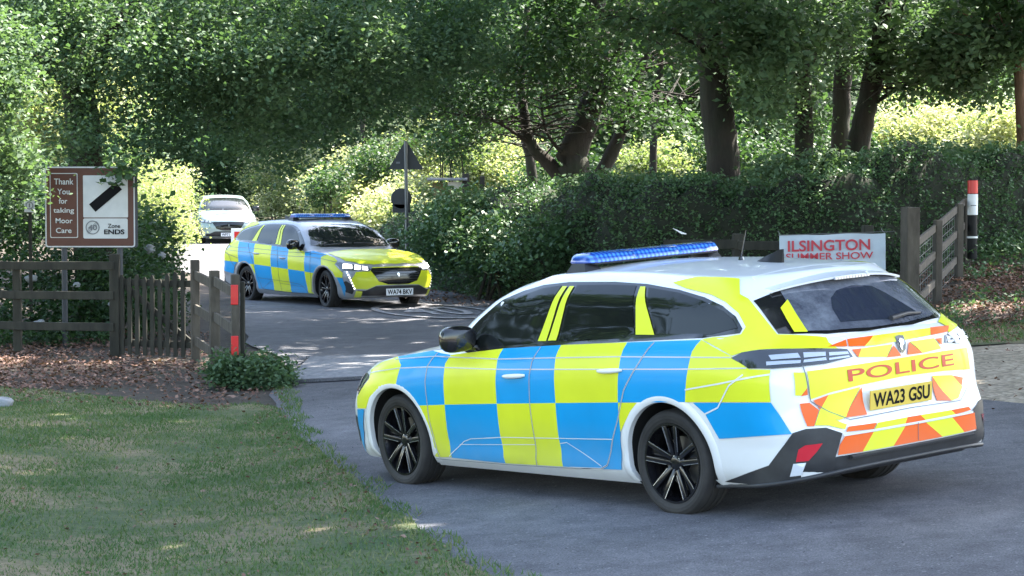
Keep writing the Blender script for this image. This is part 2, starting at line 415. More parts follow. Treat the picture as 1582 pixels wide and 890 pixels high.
def make_wheel(root, x, side, steer, edge):
    w = bpy.data.objects.new('wheel', None); COL.objects.link(w); w.parent = root; w.location = (x, side*.765, .318); w.rotation_euler = (0, 0, steer + (0 if side > 0 else math.pi)); w.empty_display_size = .2
    t = MB(); r = .318
    t.lathe([(.232, .085), (.245, .098), (.275, .108), (.297, .104), (.309, .092), (.315, .08), (r, .055), (.313, .05), (.313, .045), (r, .04), (r, .012), (.313, .008), (.313, -.008), (r, -.012), (r, -.04), (.313, -.045), (.313, -.05), (r, -.055), (.309, -.092), (.28, -.108), (.24, -.09)], 'y', 56)
    t.build('tyre', M['tyre'], w, 40)
    b = MB(); b.lathe([(.24, .086), (.238, .098), (.226, .098), (.222, .08), (.205, .03), (.2, -.08)], 'y', 48, 0)
    b.lathe([(0, .072), (.03, .074), (.045, .066), (.06, .05), (.06, 0)], 'y', 24, 0)
    for k in range(5):
        a0 = k*2*math.pi/5+.3
        for e in (-1, 1):
            a1 = a0+e*.16; a2 = a0+e*.21
            p = Vector((.045*math.cos(a1+e*.2), .058, .045*math.sin(a1+e*.2))); q = Vector((.226*math.cos(a2), .086, .226*math.sin(a2)))
            b.beam(p, q, .030, .026, 0, .004, up=(0, 1, 0))
            if edge:
                off = Vector((-math.sin(a2), 0, math.cos(a2)))*e*.0135+Vector((0, .0135, 0)); b.beam(p+(q-p)*.15+off, q+off, .0035, .004, 1, up=(0, 1, 0))
        for e in (0,):
            a1 = a0; b.beam((.06*math.cos(a1), .03, .06*math.sin(a1)), (.215*math.cos(a1), .06, .215*math.sin(a1)), .045, .02, 0, .003, up=(0, 1, 0))
    b.build('rim', [M['rim'], M['edge']], w, 40)
    d = MB(); d.lathe([(0, .0), (.15, .0), (.15, -.02), (0, -.02)], 'y', 32); d.build('brake_disc', M['disc'], w, 40)
    m = MB()
    for k in range(5):
        a = k*2*math.pi/5; m.lathe([(.009, .05), (.009, .068), (0, .07)], 'y', 8, 0, (.035*math.cos(a), 0, .035*math.sin(a)))
    m.build('wheel_nuts', M['edge'], w, 40)
    return w
def tilt_matrix(C):
    z = Vector((-C['tx'], -C['ty'], 1)).normalized(); x = Vector((math.cos(C['a']), math.sin(C['a']), 0)); x = (x-z*x.dot(z)).normalized(); y = z.cross(x)
    m = Matrix((x, y, z)).transposed().to_4x4(); m.translation = (C['x'], C['y'], C['z']); return m
SIDE = Vector((0, 1, .12)); REAR = Vector((-1, 0, .12)); RQ = Vector((-.8, .8, .15)); FRONT = Vector((1, 0, .1)); FQ = Vector((.8, .75, .1)); UP = Vector((.1, 0, 1))
def make_car(C, label, cat, paint, yel, blu, gapm, plate_rear, plate_front, police=True, lights=False, steer=0, edge=False, group=None, front_yellow=False):
    root = empty('police_car' if police else 'parked_car', label, cat, group=group); root.matrix_world = tilt_matrix(C)
    if not police: root.name = 'hatchback_car'
    body = lower_body(root, [M[paint], M['well']]); gh = greenhouse(root, [M[paint]])
    sk = Skin([body, gh]); boolean_arches(body); smooth_obj(body, 40); smooth_obj(gh, 40)
    for x in (0, 2.732):
        for sgn in (1, -1): make_wheel(root, x, sgn, steer if x > 1 else 0, edge)
    # arch lips
    for ax in (0, 2.732):
        for sgn in (1, -1):
            lip = MB(); vs = []; N = 40
            for k in range(N+1):
                th = R(-22)+R(224)*k/N
                for r, inn in ((.367, .028), (.367, 0), (.380, -.008), (.425, -.004), (.432, .001)):
                    x, z = ax+r*math.cos(th), .318+r*math.sin(th)
                    p, nn = sk.hit(Vector((x, .9*sgn, max(z, .185))), Vector((0, sgn, 0))); vs.append((p.x, p.y-sgn*inn*1.2, p.z))
            fs = [(k*5+j, k*5+j+1, k*5+j+6, k*5+j+5) for k in range(N) for j in range(4)]
            lip.add(vs, fs)
            lip.build('wheel_arch_trim', M[paint] if police else M['plastic'], root, 50)
    # glazing
    tr = MB(); sk.sheet(tr, [(1.992, .859, .953), (1.985, .84, 1.045), (1.85, .75, 1.15), (1.66, .70, 1.27), (1.50, .68, 1.325), (1.31, .677, 1.362), (1.055, .673, 1.379), (.623, .672, 1.378), (.322, .676, 1.363), (.023, .69, 1.328), (-.215, .708, 1.284), (-.381, .725, 1.237), (-.498, .74, 1.178), (-.568, .762, 1.11), (-.558, .775, 1.085), (-.245, .808, 1.055), (.39, .853, 1.028), (1.086, .866, .992), (1.791, .864, .944), (1.9, .867, .935)], SIDE, .003, 0, mirror=True)
    tr.build('window_surround', M['trim'], root, 60)
    for pts in ([(1.848, .855, .975), (1.787, .812, 1.091), (1.654, .762, 1.205), (1.5, .716, 1.289), (1.294, .692, 1.341), (1.112, .685, 1.358), (1.197, .847, 1.01), (1.529, .852, .988)],
                [(.957, .688, 1.358), (.671, .684, 1.36), (.408, .684, 1.353), (.296, .826, 1.053), (.983, .849, 1.022)],
                [(.292, .689, 1.341), (.012, .701, 1.31), (-.225, .719, 1.262), (-.389, .735, 1.211), (-.485, .75, 1.161), (-.535, .766, 1.114), (-.342, .795, 1.078), (.099, .821, 1.059)]):
        for sgn in (1, -1):
            w = MB(); sk.sheet(w, [(p[0], p[1]*sgn, p[2]) for p in pts], Vector((0, sgn, .12)), .006); w.build('side_window', M['glass'], root, 60)
    ws = MB(); half = [(2.335, 0, .985), (2.31, .35, .985), (2.22, .66, .98), (2.06, .775, .995), (1.86, .705, 1.17), (1.66, .60, 1.31), (1.62, .40, 1.335), (1.60, 0, 1.345)]
    sk.sheet(ws, half+[(x, -y, z) for x, y, z in half[1:-1]][::-1], Vector((.75, 0, .8)), .005, cut=False); ws.build('windscreen', M['wscreen'], root, 60)
    wi = MB()
    for y0, y1 in ((.55, -.05), (-.1, -.62)):
        wi = MB(); sk_p = [sk.hit(Vector((2.25, y, 1.02)), Vector((.75, 0, .8)))[0]+Vector((.02, 0, .02)) for y in np.linspace(y0, y1, 6)]
        wi.tube(sk_p, .008, 6); wi.build('windscreen_wiper', M['plastic'], root, 40)
    rg = MB(); sk.sheet(rg, [(-.55, .64, 1.262), (-.60, .44, 1.312), (-.638, .138, 1.338), (-.638, -.138, 1.338), (-.60, -.44, 1.312), (-.55, -.64, 1.262), (-.79, -.655, 1.075), (-.90, -.53, 1.058), (-.98, -.2, 1.045), (-.98, .2, 1.045), (-.92, .45, 1.052), (-.82, .62, 1.067), (-.763, .68, 1.073)], Vector((-1, 0, .5)), .004, 0, cut=False)
    rg.build('rear_window_surround', M['trim'], root, 60)
    rg = MB(); sk.sheet(rg, [(-.595, .48, 1.295), (-.64, .2, 1.325), (-.64, -.2, 1.325), (-.595, -.48, 1.295), (-.60, -.55, 1.27), (-.84, -.575, 1.082), (-.92, -.42, 1.07), (-.975, -.15, 1.062), (-.975, .15, 1.062), (-.92, .42, 1.07), (-.85, .565, 1.08)], Vector((-1, 0, .5)), .008, 0, cut=False)
    rg.build('rear_window', M['rearglass'], root, 60)
    if police:
        wc = MB(); sk.sheet(wc, [(-.759, .228, 1.237), (-.725, .144, 1.274), (-.711, 0, 1.291), (-.724, -.153, 1.276), (-.768, -.22, 1.23), (-.866, -.31, 1.142), (-.92, -.36, 1.09), (-.95, -.05, 1.09), (-.90, .31, 1.105), (-.819, .284, 1.179)], Vector((-1, 0, .5)), .0095, 0, cut=False)
        wc.build('wiped_glass', M['wiped'], root, 60)
    # spoiler with brake light
    sp = MB(); N = 16; vs = []
    for k in range(N+1):
        y = -.54+1.08*k/N; q = (y/.6)**2; xr_ = -.715+.14*q; zr = 1.352-.05*q-.012*q*q
        za = crown_roof(-.42, min(abs(y), .6)*1.0)+.003
        vs += [(-.42, y*.97, za), (xr_+.1, y*.985, zr+.022), (xr_, y, zr+.006), (xr_+.004, y, zr-.006), (xr_+.1, y, zr-.01), (-.45, y*.97, za-.05)]
    fs = [(k*6+j, k*6+(j+1) % 6, k*6+6+(j+1) % 6, k*6+6+j) for k in range(N) for j in range(6)]+[tuple(range(6)), tuple(N*6+j for j in range(6))[::-1]]
    sp.add(vs, fs); sp.build('spoiler', M[paint], root, 40)
    bl = MB()
    for k in range(12): bl.box((-.722, -.145+k*.0245, 1.338), (-.708, -.125+k*.0245, 1.352))
    bl.build('brake_light', M['tailbar'], root)
    # lamps at the rear
    L0 = [(-.574, .87, .952), (-.641, .847, .982), (-.742, .808, .992), (-.897, .687, .989), (-1.031, .416, .965), (-1.046, .39, .92), (-1.013, .57, .899), (-.95, .716, .895), (-.85, .821, .893), (-.713, .874, .896), (-.642, .869, .925)]
    for sgn in (1, -1):
        f = lambda P: [(p[0], p[1]*sgn, p[2]) for p in P]; d = Vector((-.8, .75*sgn, .15))
        tl = MB(); sk.sheet(tl, f(L0), d, .010, 0, cut=False); t_ = tl.build('tail_lamp', M['tail'], root, 60)
        tb = MB()
        for q in ([(-.80, .80, .962), (-.919, .693, .966), (-.946, .70, .942), (-.83, .81, .938)], [(-.80, .82, .928), (-.946, .70, .928), (-.946, .706, .912), (-.81, .83, .908)], [(-.936, .668, .967), (-.995, .555, .961), (-1.0, .56, .940), (-.95, .68, .940)], [(-.95, .68, .928), (-1.0, .56, .932), (-1.009, .565, .917), (-.955, .692, .914)], [(-1.002, .536, .957), (-1.034, .42, .951), (-1.04, .418, .938), (-1.01, .545, .939)], [(-1.01, .545, .927), (-1.04, .418, .93), (-1.043, .414, .920), (-1.014, .552, .916)]):
            sk.sheet(tb, f(q), d, .013, 0, cut=False)
        tb.build('lamp_bar', M['tailbar'], t_, 60)
        rf = MB(); sk.sheet(rf, f([(-.993, .755, .463), (-1.045, .672, .467), (-1.03, .70, .427), (-1.001, .744, .375), (-.95, .79, .372), (-.966, .781, .441)]), d, .010, 0, cut=False)
        sk.sheet(rf, f([(-.94, .80, .362), (-.99, .752, .365), (-.965, .77, .298), (-.918, .81, .292)]), d, .010, 1, cut=False); rf.build('rear_reflector', [M['redlens'], M['whitelens']], root, 60)
    # black lower bumper
    bp = MB()
    hb = [(-.41, .83, .235), (-.80, .852, .352), (-.951, .801, .535), (-1.0, .75, .553), (-1.058, .649, .55), (-1.085, .55, .51), (-1.07, .60, .385), (-1.07, .60, .27), (-.95, .76, .262), (-.7, .83, .232)]
    sk.sheet(bp, hb, RQ, .006, 0, mirror=True)
    sk.sheet(bp, [(-1.08, .60, .384), (-1.11, .2, .384), (-1.11, -.2, .384), (-1.08, -.60, .384), (-1.08, -.60, .275), (-1.1, 0, .275), (-1.08, .60, .275)], REAR, .007, 0)
    path = [low_pt(s, .02) for s in np.linspace(0, .30, 26)]
    path = [(p[0]-.005, -p[1], p[2]-.006) for p in path[::-1]]+[(p[0]-.005, p[1], p[2]-.006) for p in path[1:]]
    bp.tube(path, .013, 8); bp.tube([(-1.118, y, .372+.0*y) for y in np.linspace(-.52, .52, 9)], .012, 6)
    bp.build('rear_bumper', M['plastic'], root, 50)
    # plates
    def plate(M4, bgm, txt, par=root):
        p = MB(); p.box((-.26, -.0555, -.004), (.26, .0555, .004), 0, M4, .002)
        V, F = text_geo(txt, .1, .0026, sx=1); x0 = min(v.x for v in V); x1 = max(v.x for v in V); y0 = min(v.y for v in V); y1 = max(v.y for v in V)
        T = M4 @ Matrix.Translation((0, 0, .0055)) @ Matrix.Diagonal((.475/(x1-x0), .082/(y1-y0), 1, 1)) @ Matrix.Translation((-(x0+x1)/2, -(y0+y1)/2, 0))
        p.add([(T @ v)[:] for v in V], F, 1); return p.build('number_plate', [bgm, M['ink']], par)
    plate(Matrix.Translation((-1.112, .075, .667)) @ Matrix(((0, -.10, -1), (-1, 0, 0), (0, .995, -.10))).to_4x4(), M['plate_y'], plate_rear)
    plate(Matrix.Translation((3.622, .02, .285)) @ Matrix(((0, 0, 1), (1, 0, 0), (0, 1, 0))).to_4x4(), M['plate_w'], plate_front)
    # mirrors
    for sgn in (1, -1):
        bm = bmesh.new(); bmesh.ops.create_icosphere(bm, subdivisions=3, radius=1)
        for v in bm.verts:
            c = v.co; n = 3.0; k = (abs(c.x)**n+abs(c.y)**n+abs(c.z)**n)**(-1/n); v.co = Vector((c.x*k*.085*(1 if c.x > 0 else .55), c.y*k*.125, c.z*k*.085*(1+.1*c.y*sgn)))
        bm.transform(Matrix.Translation((1.845, .985*sgn, 1.04)) @ Matrix.Rotation(-.25*sgn, 4, 'Z')); mb = MB(); bm.verts.index_update()
        mb.add([v.co[:] for v in bm.verts], [[v.index for v in f.verts] for f in bm.faces]); bm.free()
        mb.beam((1.82, .82*sgn, .965), (1.85, .93*sgn, .99), .05, .04, 0, .01); mb.build('door_mirror', M['trim'], root, 60)
    # door handles
    for x, z in ((1.37, .806), (.44, .862)):
        for sgn in (1, -1):
            h = MB(); P = []
            for k in range(9):
                u = k/8; xx = x-.115+.23*u; p, nn = sk.hit(Vector((xx, .9*sgn, z)), Vector((0, sgn, 0))); P.append(p+Vector((0, sgn*(.006+.022*math.sin(math.pi*u)), .006*(1-2*u))))
            h.tube(P, [.008, .013, .015, .016, .016, .016, .015, .013, .008], 8); h.build('door_handle', M[paint], root, 60)
    # front : headlamps, grille, intake
    for sgn in (1, -1):
        f = lambda P: [(p[0], p[1]*sgn, p[2]) for p in P]; d = Vector((.85, .55*sgn, .2))
        hl = MB(); sk.sheet(hl, f([(3.06, .868, .748), (3.14, .83, .772), (3.30, .74, .748), (3.49, .53, .695), (3.54, .46, .655), (3.53, .53, .622), (3.40, .73, .640), (3.27, .83, .640), (3.24, .85, .61), (3.16, .865, .70)]), d, .006, 0, cut=False); h_ = hl.build('headlamp', M['headl'], root, 60)
        li = MB()
        for q in ([(3.20, .80, .745), (3.33, .715, .73), (3.34, .715, .66), (3.22, .82, .67)], [(3.36, .68, .725), (3.42, .61, .712), (3.43, .62, .645), (3.37, .69, .65)], [(3.44, .585, .706), (3.49, .52, .692), (3.51, .52, .64), (3.45, .59, .645)]):
            sk.sheet(li, f(q), d, .010, 0, cut=False)
        li.build('headlamp_lens', M['lamp_on'] if lights else M['whitelens'], h_, 60)
        dr = MB()
        for k in range(7):
            u = k/6; c = Vector((3.325+.11*u, (.802-.075*u)*sgn, .61-.26*u)); p, nn = sk.hit(c, d); t = Vector((.3, -.2*sgn, -1)).normalized(); s2 = nn.cross(t).normalized()
            a = p+nn*.008; dr.add([(a+t*.010+s2*.010)[:], (a-t*.010+s2*.010)[:], (a-t*.010-s2*.010)[:], (a+t*.010-s2*.010)[:]], [(0, 1, 2, 3)])
        dr.build('running_light', M['lamp_on'] if lights else M['whitelens'], root)
        il = MB(); sk.sheet(il, f([(3.265, .838, .45), (3.32, .82, .47), (3.40, .763, .417), (3.42, .73, .31), (3.388, .742, .256), (3.29, .807, .286)]), d, .006, 0, cut=False); il.build('side_intake', M['plastic'], root, 60)
    gr = MB(); hg = [(3.52, 0, .678), (3.51, .46, .674), (3.543, .487, .632), (3.59, .37, .465), (3.608, .2, .413), (3.608, 0, .408)]
    sk.sheet(gr, hg+[(x, -y, z) for x, y, z in hg[1:-1]][::-1], FRONT, .008, 0, cut=False)
    for z in (.46, .50, .54, .58, .62, .65):
        hw = interp(z, [.41, .46, .63, .67], [.2, .36, .47, .44]); sk.ribbon(gr, [(3.6, -hw, z), (3.6, hw, z)], FRONT, .006, .012, 1)
    gr.build('grille', [M['trim'], M['plastic']], root, 60)
    it = MB(); hi = [(3.59, 0, .388), (3.59, .42, .384), (3.541, .58, .315), (3.47, .69, .318), (3.45, .69, .235), (3.5, .5, .232), (3.55, 0, .225)]
    sk.sheet(it, hi+[(x, -y, z) for x, y, z in hi[1:-1]][::-1], FRONT, .007, 0, cut=False); it.build('lower_intake', M['plastic'], root, 60)
    def badge(x, z, d, s=1.):
        e = MB(); o_ = [(-.035, .042), (0, .048), (.035, .042), (.037, 0), (.026, -.034), (0, -.056), (-.026, -.034), (-.037, 0)]
        sk.sheet(e, [(x, a*s, z+b*s) for a, b in o_], d, .012, 0, cut=False)
        o2 = [(-.022, .020), (.004, .030), (.022, .016), (.014, .004), (.022, -.012), (.006, -.036), (-.003, -.010), (-.016, -.004)]
        sk.sheet(e, [(x, a*s, z+b*s) for a, b in o2], d, .016, 1, cut=False, step=.01, cell=.02); e.build('emblem', [M['trim'], M['chrome']], root)
    badge(3.6, .565, FRONT, 1.15); badge(-1.06, .955, REAR)
    sf = MB()
    P = [(-.17, 0), (.06, 0)]
    for a, b, hgt, wd in ((-.17, -.13, .0, .03),): pass
    vs = []
    for u, hh, ww in ((0, .0, .020), (.25, .025, .034), (.6, .055, .034), (.85, .078, .022), (1, .082, .010)):
        x = .06-.22*u; z0 = crown_roof(x, 0)-.004; vs += [(x, -ww, z0), (x-.01*u, -.004, z0+hh+.004), (x-.01*u, .004, z0+hh+.004), (x, ww, z0)]
    fs = [(k*4+j, k*4+j+1, k*4+j+5, k*4+j+4) for k in range(4) for j in range(3)]+[(0, 1, 2, 3), (16, 17, 18, 19)]
    sf.add(vs, fs); sf.build('roof_aerial', M['black_band'], root, 50)
    # rear wiper
    rw = MB(); q0 = sk.hit(Vector((-.9, -.05, 1.085)), REAR)[0]+Vector((-.025, 0, .01)); q1 = sk.hit(Vector((-.9, -.36, 1.105)), REAR)[0]+Vector((-.022, 0, 0))
    rw.tube([q0, (q0+q1)/2+Vector((-.01, 0, .012)), q1], [.016, .012, .007], 8); rw.build('rear_wiper', M['plastic'], root, 50)
    ln = MB()     # shut lines
    v1 = [(2.238, .858, .929), (2.31, .899, .844), (2.326, .917, .743), (2.324, .914, .597), (2.328, .903, .478), (2.318, .89, .40), (2.299, .856, .228)]
    v2 = [(1.13, .873, .986), (1.191, .903, .898), (1.21, .916, .816), (1.228, .914, .636), (1.233, .889, .409), (1.269, .857, .236)]
    v3 = [(.082, .858, 1.028), (.162, .899, .933), (.317, .917, .748), (.395, .908, .574), (.474, .894, .446), (.57, .869, .278), (.63, .863, .254), (1.006, .861, .24), (1.596, .855, .226), (2.273, .857, .222), (2.36, .854, .222)]
    c1 = [(2.189, .864, .242), (1.989, .878, .356), (1.907, .884, .378), (1.563, .889, .404), (1.215, .89, .417), (.475, .893, .444)]
    c2 = [(2.047, .873, .331), (1.245, .879, .372)]; c3 = [(.989, .883, .393), (.921, .886, .403), (.625, .867, .268)]
    h1 = [(2.75, .86, .872), (2.241, .875, .905), (1.53, .898, .906), (.913, .899, .928), (.358, .898, .945), (-.171, .891, .952), (-.573, .87, .955)]
    h2 = [(3.103, .836, .765), (2.655, .889, .820), (2.29, .898, .838), (1.522, .91, .842), (.551, .912, .867), (-.178, .903, .884), (-.7, .874, .898)]
    if police:
        lv = MB(); o = .007
        Y, B = 0, 1
        S_ = [(Y, [(3.07, .83, .79), (2.95, .8, .84), (2.835, .80, .862), (2.734, .80, .885), (2.634, .885, .842), (2.673, .912, .716), (2.776, .909, .708), (2.898, .908, .673), (3.024, .896, .614), (3.091, .884, .529), (3.254, .847, .523), (3.255, .838, .60), (3.047, .872, .732)]),
              (B, [(2.734, .80, .885), (2.317, .80, .933), (2.204, .858, .925), (2.077, .875, .918), (2.116, .897, .864), (2.131, .913, .595), (2.465, .912, .576), (2.506, .914, .638), (2.582, .915, .688), (2.673, .912, .716), (2.634, .885, .842)]),
              (B, [(3.257, .845, .514), (3.129, .877, .522), (3.20, .844, .388), (3.255, .80, .208), (3.262, .80, .225), (3.30, .80, .351)]),
              (Y, [(2.077, .875, .918), (1.523, .861, .968), (1.551, .896, .903), (1.569, .914, .622), (2.131, .913, .595), (2.116, .897, .864)]),
              (B, [(1.523, .861, .968), (.935, .865, 1.0), (.961, .898, .931), (.973, .914, .648), (1.569, .914, .622), (1.551, .896, .903)]),
              (Y, [(.935, .865, 1.0), (.321, .857, 1.025), (.347, .899, .943), (.381, .915, .673), (.973, .914, .648), (.961, .898, .931)]),
              (B, [(.321, .857, 1.025), (-.303, .837, 1.048), (-.262, .881, .984), (-.233, .908, .843), (-.205, .908, .695), (.381, .915, .673), (.347, .899, .943)]),
              (Y, [(-.303, .837, 1.048), (-.572, .866, .962), (-.642, .871, .931), (-.717, .876, .893), (-.84, .831, .887), (-.845, .852, .711), (-.205, .908, .695), (-.233, .908, .843), (-.262, .881, .984)]),
              (Y, [(2.465, .912, .576), (2.131, .913, .595), (2.164, .864, .240), (2.42, .857, .229), (2.43, .89, .384), (2.432, .905, .495)]),
              (B, [(2.131, .913, .595), (1.569, .914, .622), (1.597, .855, .231), (2.168, .862, .237)]),
              (Y, [(1.569, .914, .622), (.973, .914, .648), (1.007, .861, .245), (1.597, .855, .231)]),
              (B, [(.973, .914, .648), (.381, .915, .673), (.394, .899, .49), (.447, .864, .257), (.633, .863, .25), (1.007, .861, .245)]),
              (Y, [(.38, .915, .671), (.211, .913, .677), (.277, .912, .624), (.367, .903, .522), (.393, .9, .493)]),
              (B, [(-.271, .906, .693), (-.846, .851, .708), (-.947, .804, .529), (-.446, .883, .49), (-.36, .9, .633)])]
        for c, pts in S_:
            sk.sheet(lv, pts, SIDE, o, c, mirror=True)
        top = [(-.303, .837, 1.051), (-.571, .779, 1.079), (-.585, .753, 1.117), (-.507, .726, 1.192), (-.39, .711, 1.254), (-.254, .692, 1.297), (-.023, .679, 1.335), (.107, .662, 1.368), (-.05, .61, 1.395), (-.36, .56, 1.377), (-.44, .64, 1.29), (-.51, .645, 1.267), (-.765, .688, 1.069), (-.934, .473, 1.035), (-.972, .496, 1.008), (-1.017, .467, .97), (-.905, .677, .989), (-.738, .807, .996), (-.638, .847, .983), (-.571, .865, .966)]
        sk.sheet(lv, top, Vector((-.5, .9, .45)), .0065, Y, mirror=True)
        lv.build('livery_squares', [M[yel], M[blu]], root, 60)
        for pts in ([(1.096, .683, 1.35), (1.05, .684, 1.35), (1.109, .845, 1.022), (1.19, .845, 1.021)], [(1.024, .685, 1.35), (.981, .685, 1.35), (1.009, .846, 1.025), (1.091, .844, 1.024)], [(.365, .687, 1.345), (.321, .686, 1.345), (.119, .819, 1.065), (.285, .822, 1.063)]):
            for sgn in (1, -1): pl = MB(); sk.sheet(pl, [(p[0], p[1]*sgn, p[2]) for p in pts], Vector((0, sgn, .12)), .009, 0); pl.build('pillar_sticker', M[yel], root, 60)
        pl = MB(); sk.sheet(pl, [(-.673, .563, 1.204), (-.66, .49, 1.245), (-.868, .546, 1.070), (-.821, .61, 1.073)], Vector((-1, 0, .5)), .012, 0, cut=False)
        pl.build('pillar_sticker', M[yel], root, 60)
        for p, w in ((v1, .009), (v2, .008), (v3, .009), (h1, .0065), (h2, .0065), (c1, .005), (c2, .004), (c3, .005), ([(-.214, .89, .765), (-.504, .902, .811), (-.842, .841, .863)], .009), ([(-.683, .89, .864), (-.572, .899, .8), (-.47, .899, .672), (-.359, .9, .63)], .009)):
            sk.ribbon(ln, p, SIDE, w, .0095, 0, mirror=True)
        for p in (h1, h2): sk.ribbon(ln, [(x, y, z+.0) for x, y, z in p], SIDE, .0015, .011, 1, mirror=True)
        for p in (v1, v2, v3): sk.ribbon(ln, p, SIDE, .003, .011, 1, mirror=True)
        if front_yellow:
            fy = MB(); hy = [(2.62, 0, .99), (2.60, .45, .97), (2.66, .78, .905), (2.95, .80, .845), (3.2, .755, .775), (3.40, .60, .73), (3.49, .40, .715), (3.52, 0, .715)]  # bonnet yellow stops short; the bare strip behind imitates the canopy's reflection
            sk.sheet(fy, hy+[(x, -y, z) for x, y, z in hy[1:-1]][::-1], UP, .007, 0, cut=False)
            hf = [(3.53, 0, .695), (3.50, .44, .69), (3.54, .50, .625), (3.45, .70, .62), (3.42, .77, .50), (3.44, .725, .345), (3.55, .56, .335), (3.60, .40, .40), (3.61, 0, .405)]
            sk.sheet(fy, hf+[(x, -y, z) for x, y, z in hf[1:-1]][::-1], FRONT, .004, 0, cut=False)
            for sgn in (1, -1): sk.sheet(fy, [(3.44, .70*sgn, .31), (3.5, .62*sgn, .30), (3.45, .62*sgn, .21), (3.40, .72*sgn, .21)], Vector((.85, .4*sgn, .1)), .010, 0, cut=False)
            fy.build('front_livery', M[yel], root, 60)
        # rear chevrons
        ch = MB(); Oo = 2
        def P(*q): return q
        T = [(Oo, [(-.986, .525, .986), (-.998, .385, 1.012), (-1.024, .407, .978)]), (Oo, [(-1., .375, 1.013), (-1.023, .186, 1.015), (-1.046, .288, .969), (-1.026, .397, .977)]),
             (Y, [(-1.023, .186, 1.015), (-1.014, -.308, 1.011), (-1.044, -.27, .976), (-1.053, .196, .966), (-1.046, .288, .969)]),
             (Oo, [(-1.011, -.312, 1.013), (-.965, -.528, 1.004), (-1.014, -.459, .977), (-1.045, -.275, .976)]),
             (Oo, [(-1.037, .386, .96), (-1.046, .316, .96), (-1.051, .352, .914)]), (Y, [(-1.046, .316, .96), (-1.057, .07, .96), (-1.064, .133, .894), (-1.051, .352, .914)]),
             (Oo, [(-1.059, .065, .954), (-1.065, .01, .887), (-1.064, .133, .891)]), (Oo, [(-1.058, -.065, .959), (-1.064, -.173, .885), (-1.065, -.041, .888)]),
             (Y, [(-1.058, -.074, .96), (-1.049, -.292, .958), (-1.055, -.346, .892), (-1.064, -.173, .885)]), (Oo, [(-1.049, -.301, .954), (-1.042, -.37, .951), (-1.052, -.355, .91)]),
             (Y, [(-.976, .689, .868), (-1.038, .493, .873), (-1.065, .162, .876), (-1.055, -.354, .876), (-1., -.631, .868), (-1.017, -.629, .739), (-1.063, -.354, .761), (-1.069, -.007, .77), (-1.063, .352, .759), (-1.033, .571, .74), (-.993, .692, .713)]),
             (Y, [(-.936, .754, .868), (-.975, .697, .862), (-.985, .703, .778), (-.967, .737, .738), (-.949, .763, .741)]), (Oo, [(-.985, .703, .778), (-.987, .704, .739), (-.967, .738, .735)]),
             (Oo, [(-1., .679, .705), (-1.03, .586, .727), (-1.018, .647, .65)]), (Y, [(-1.03, .586, .727), (-1.063, .362, .748), (-1.078, .511, .59), (-1.073, .556, .58), (-1.048, .616, .599), (-1.019, .648, .648)]),
             (Oo, [(-1.063, .353, .747), (-1.097, .357, .588), (-1.078, .511, .59)]), (Oo, [(-1.07, -.235, .743), (-1.101, -.235, .60), (-1.101, -.36, .585)]),
             (Y, [(-1.069, -.235, .746), (-1.06, -.42, .729), (-1.054, -.512, .649), (-1.091, -.43, .59), (-1.101, -.36, .585)]), (Oo, [(-1.059, -.42, .727), (-1.044, -.531, .702), (-1.054, -.505, .654)]),
             (Oo, [(-.964, .747, .694), (-.992, .70, .695), (-1.018, .655, .648), (-1.022, .706, .563), (-1.002, .737, .566)]), (Y, [(-1.018, .65, .648), (-1.076, .56, .572), (-1.093, .519, .553), (-1.092, .538, .53), (-1.06, .633, .56), (-1.026, .701, .567)]),
             (Oo, [(-1.095, .513, .542), (-1.116, .303, .539), (-1.114, .331, .508), (-1.093, .53, .516)]), (Y, [(-1.116, .295, .538), (-1.119, .051, .54), (-1.119, .072, .507), (-1.115, .323, .507)]),
             (Oo, [(-1.119, .051, .54), (-1.119, -.06, .539), (-1.118, -.105, .504), (-1.119, .072, .507)]), (Y, [(-1.119, -.06, .539), (-1.115, -.33, .535), (-1.112, -.37, .507), (-1.118, -.105, .504)]),
             (Oo, [(-1.116, -.33, .535), (-1.098, -.505, .534), (-1.093, -.528, .513), (-1.114, -.37, .507)]),
             (Oo, [(-1.09, .538, .492), (-1.113, .331, .492), (-1.102, .418, .391), (-1.074, .588, .391), (-1.08, .576, .445)]), (Y, [(-1.113, .331, .492), (-1.118, .072, .492), (-1.11, .174, .391), (-1.102, .418, .391)]),
             (Oo, [(-1.118, .072, .492), (-1.118, -.105, .492), (-1.109, -.247, .391), (-1.11, .174, .391)]), (Y, [(-1.118, -.105, .492), (-1.113, -.338, .492), (-1.098, -.453, .391), (-1.109, -.247, .391)]),
             (Oo, [(-1.113, -.338, .492), (-1.09, -.57, .492), (-1.074, -.588, .391), (-1.098, -.453, .391)])]
        for c, pts in T: sk.sheet(ch, pts, REAR, .009, c, cut=False, cell=.05)
        ch.build('rear_chevrons', [M[yel], M[blu], M['ora']], root, 60)
        tx = MB(); V, F = text_geo('POLICE', .1, .0010); x0 = min(v.x for v in V); x1 = max(v.x for v in V); y0 = min(v.y for v in V); y1 = max(v.y for v in V)
        bmx = bmesh.new(); vv = [bmx.verts.new(v) for v in V]; [bmx.faces.new([vv[i] for i in f]) for f in F]
        bmesh.ops.subdivide_edges(bmx, edges=[e for e in bmx.edges if e.calc_length() > .03], cuts=2); bmx.verts.index_update(); out = []
        for v in bmx.verts:
            y = .448-(v.co.x-x0)/(x1-x0)*.896; z = .784+(v.co.y-y0)/(y1-y0)*.070
            p, nn = sk.hit(Vector((-1.05, y, z)), REAR); out.append((p+nn*.0125)[:])
        tx.add(out, [[v.index for v in f.verts] for f in bmx.faces]); bmx.free(); tx.build('police_lettering', M['red_ink'], root)
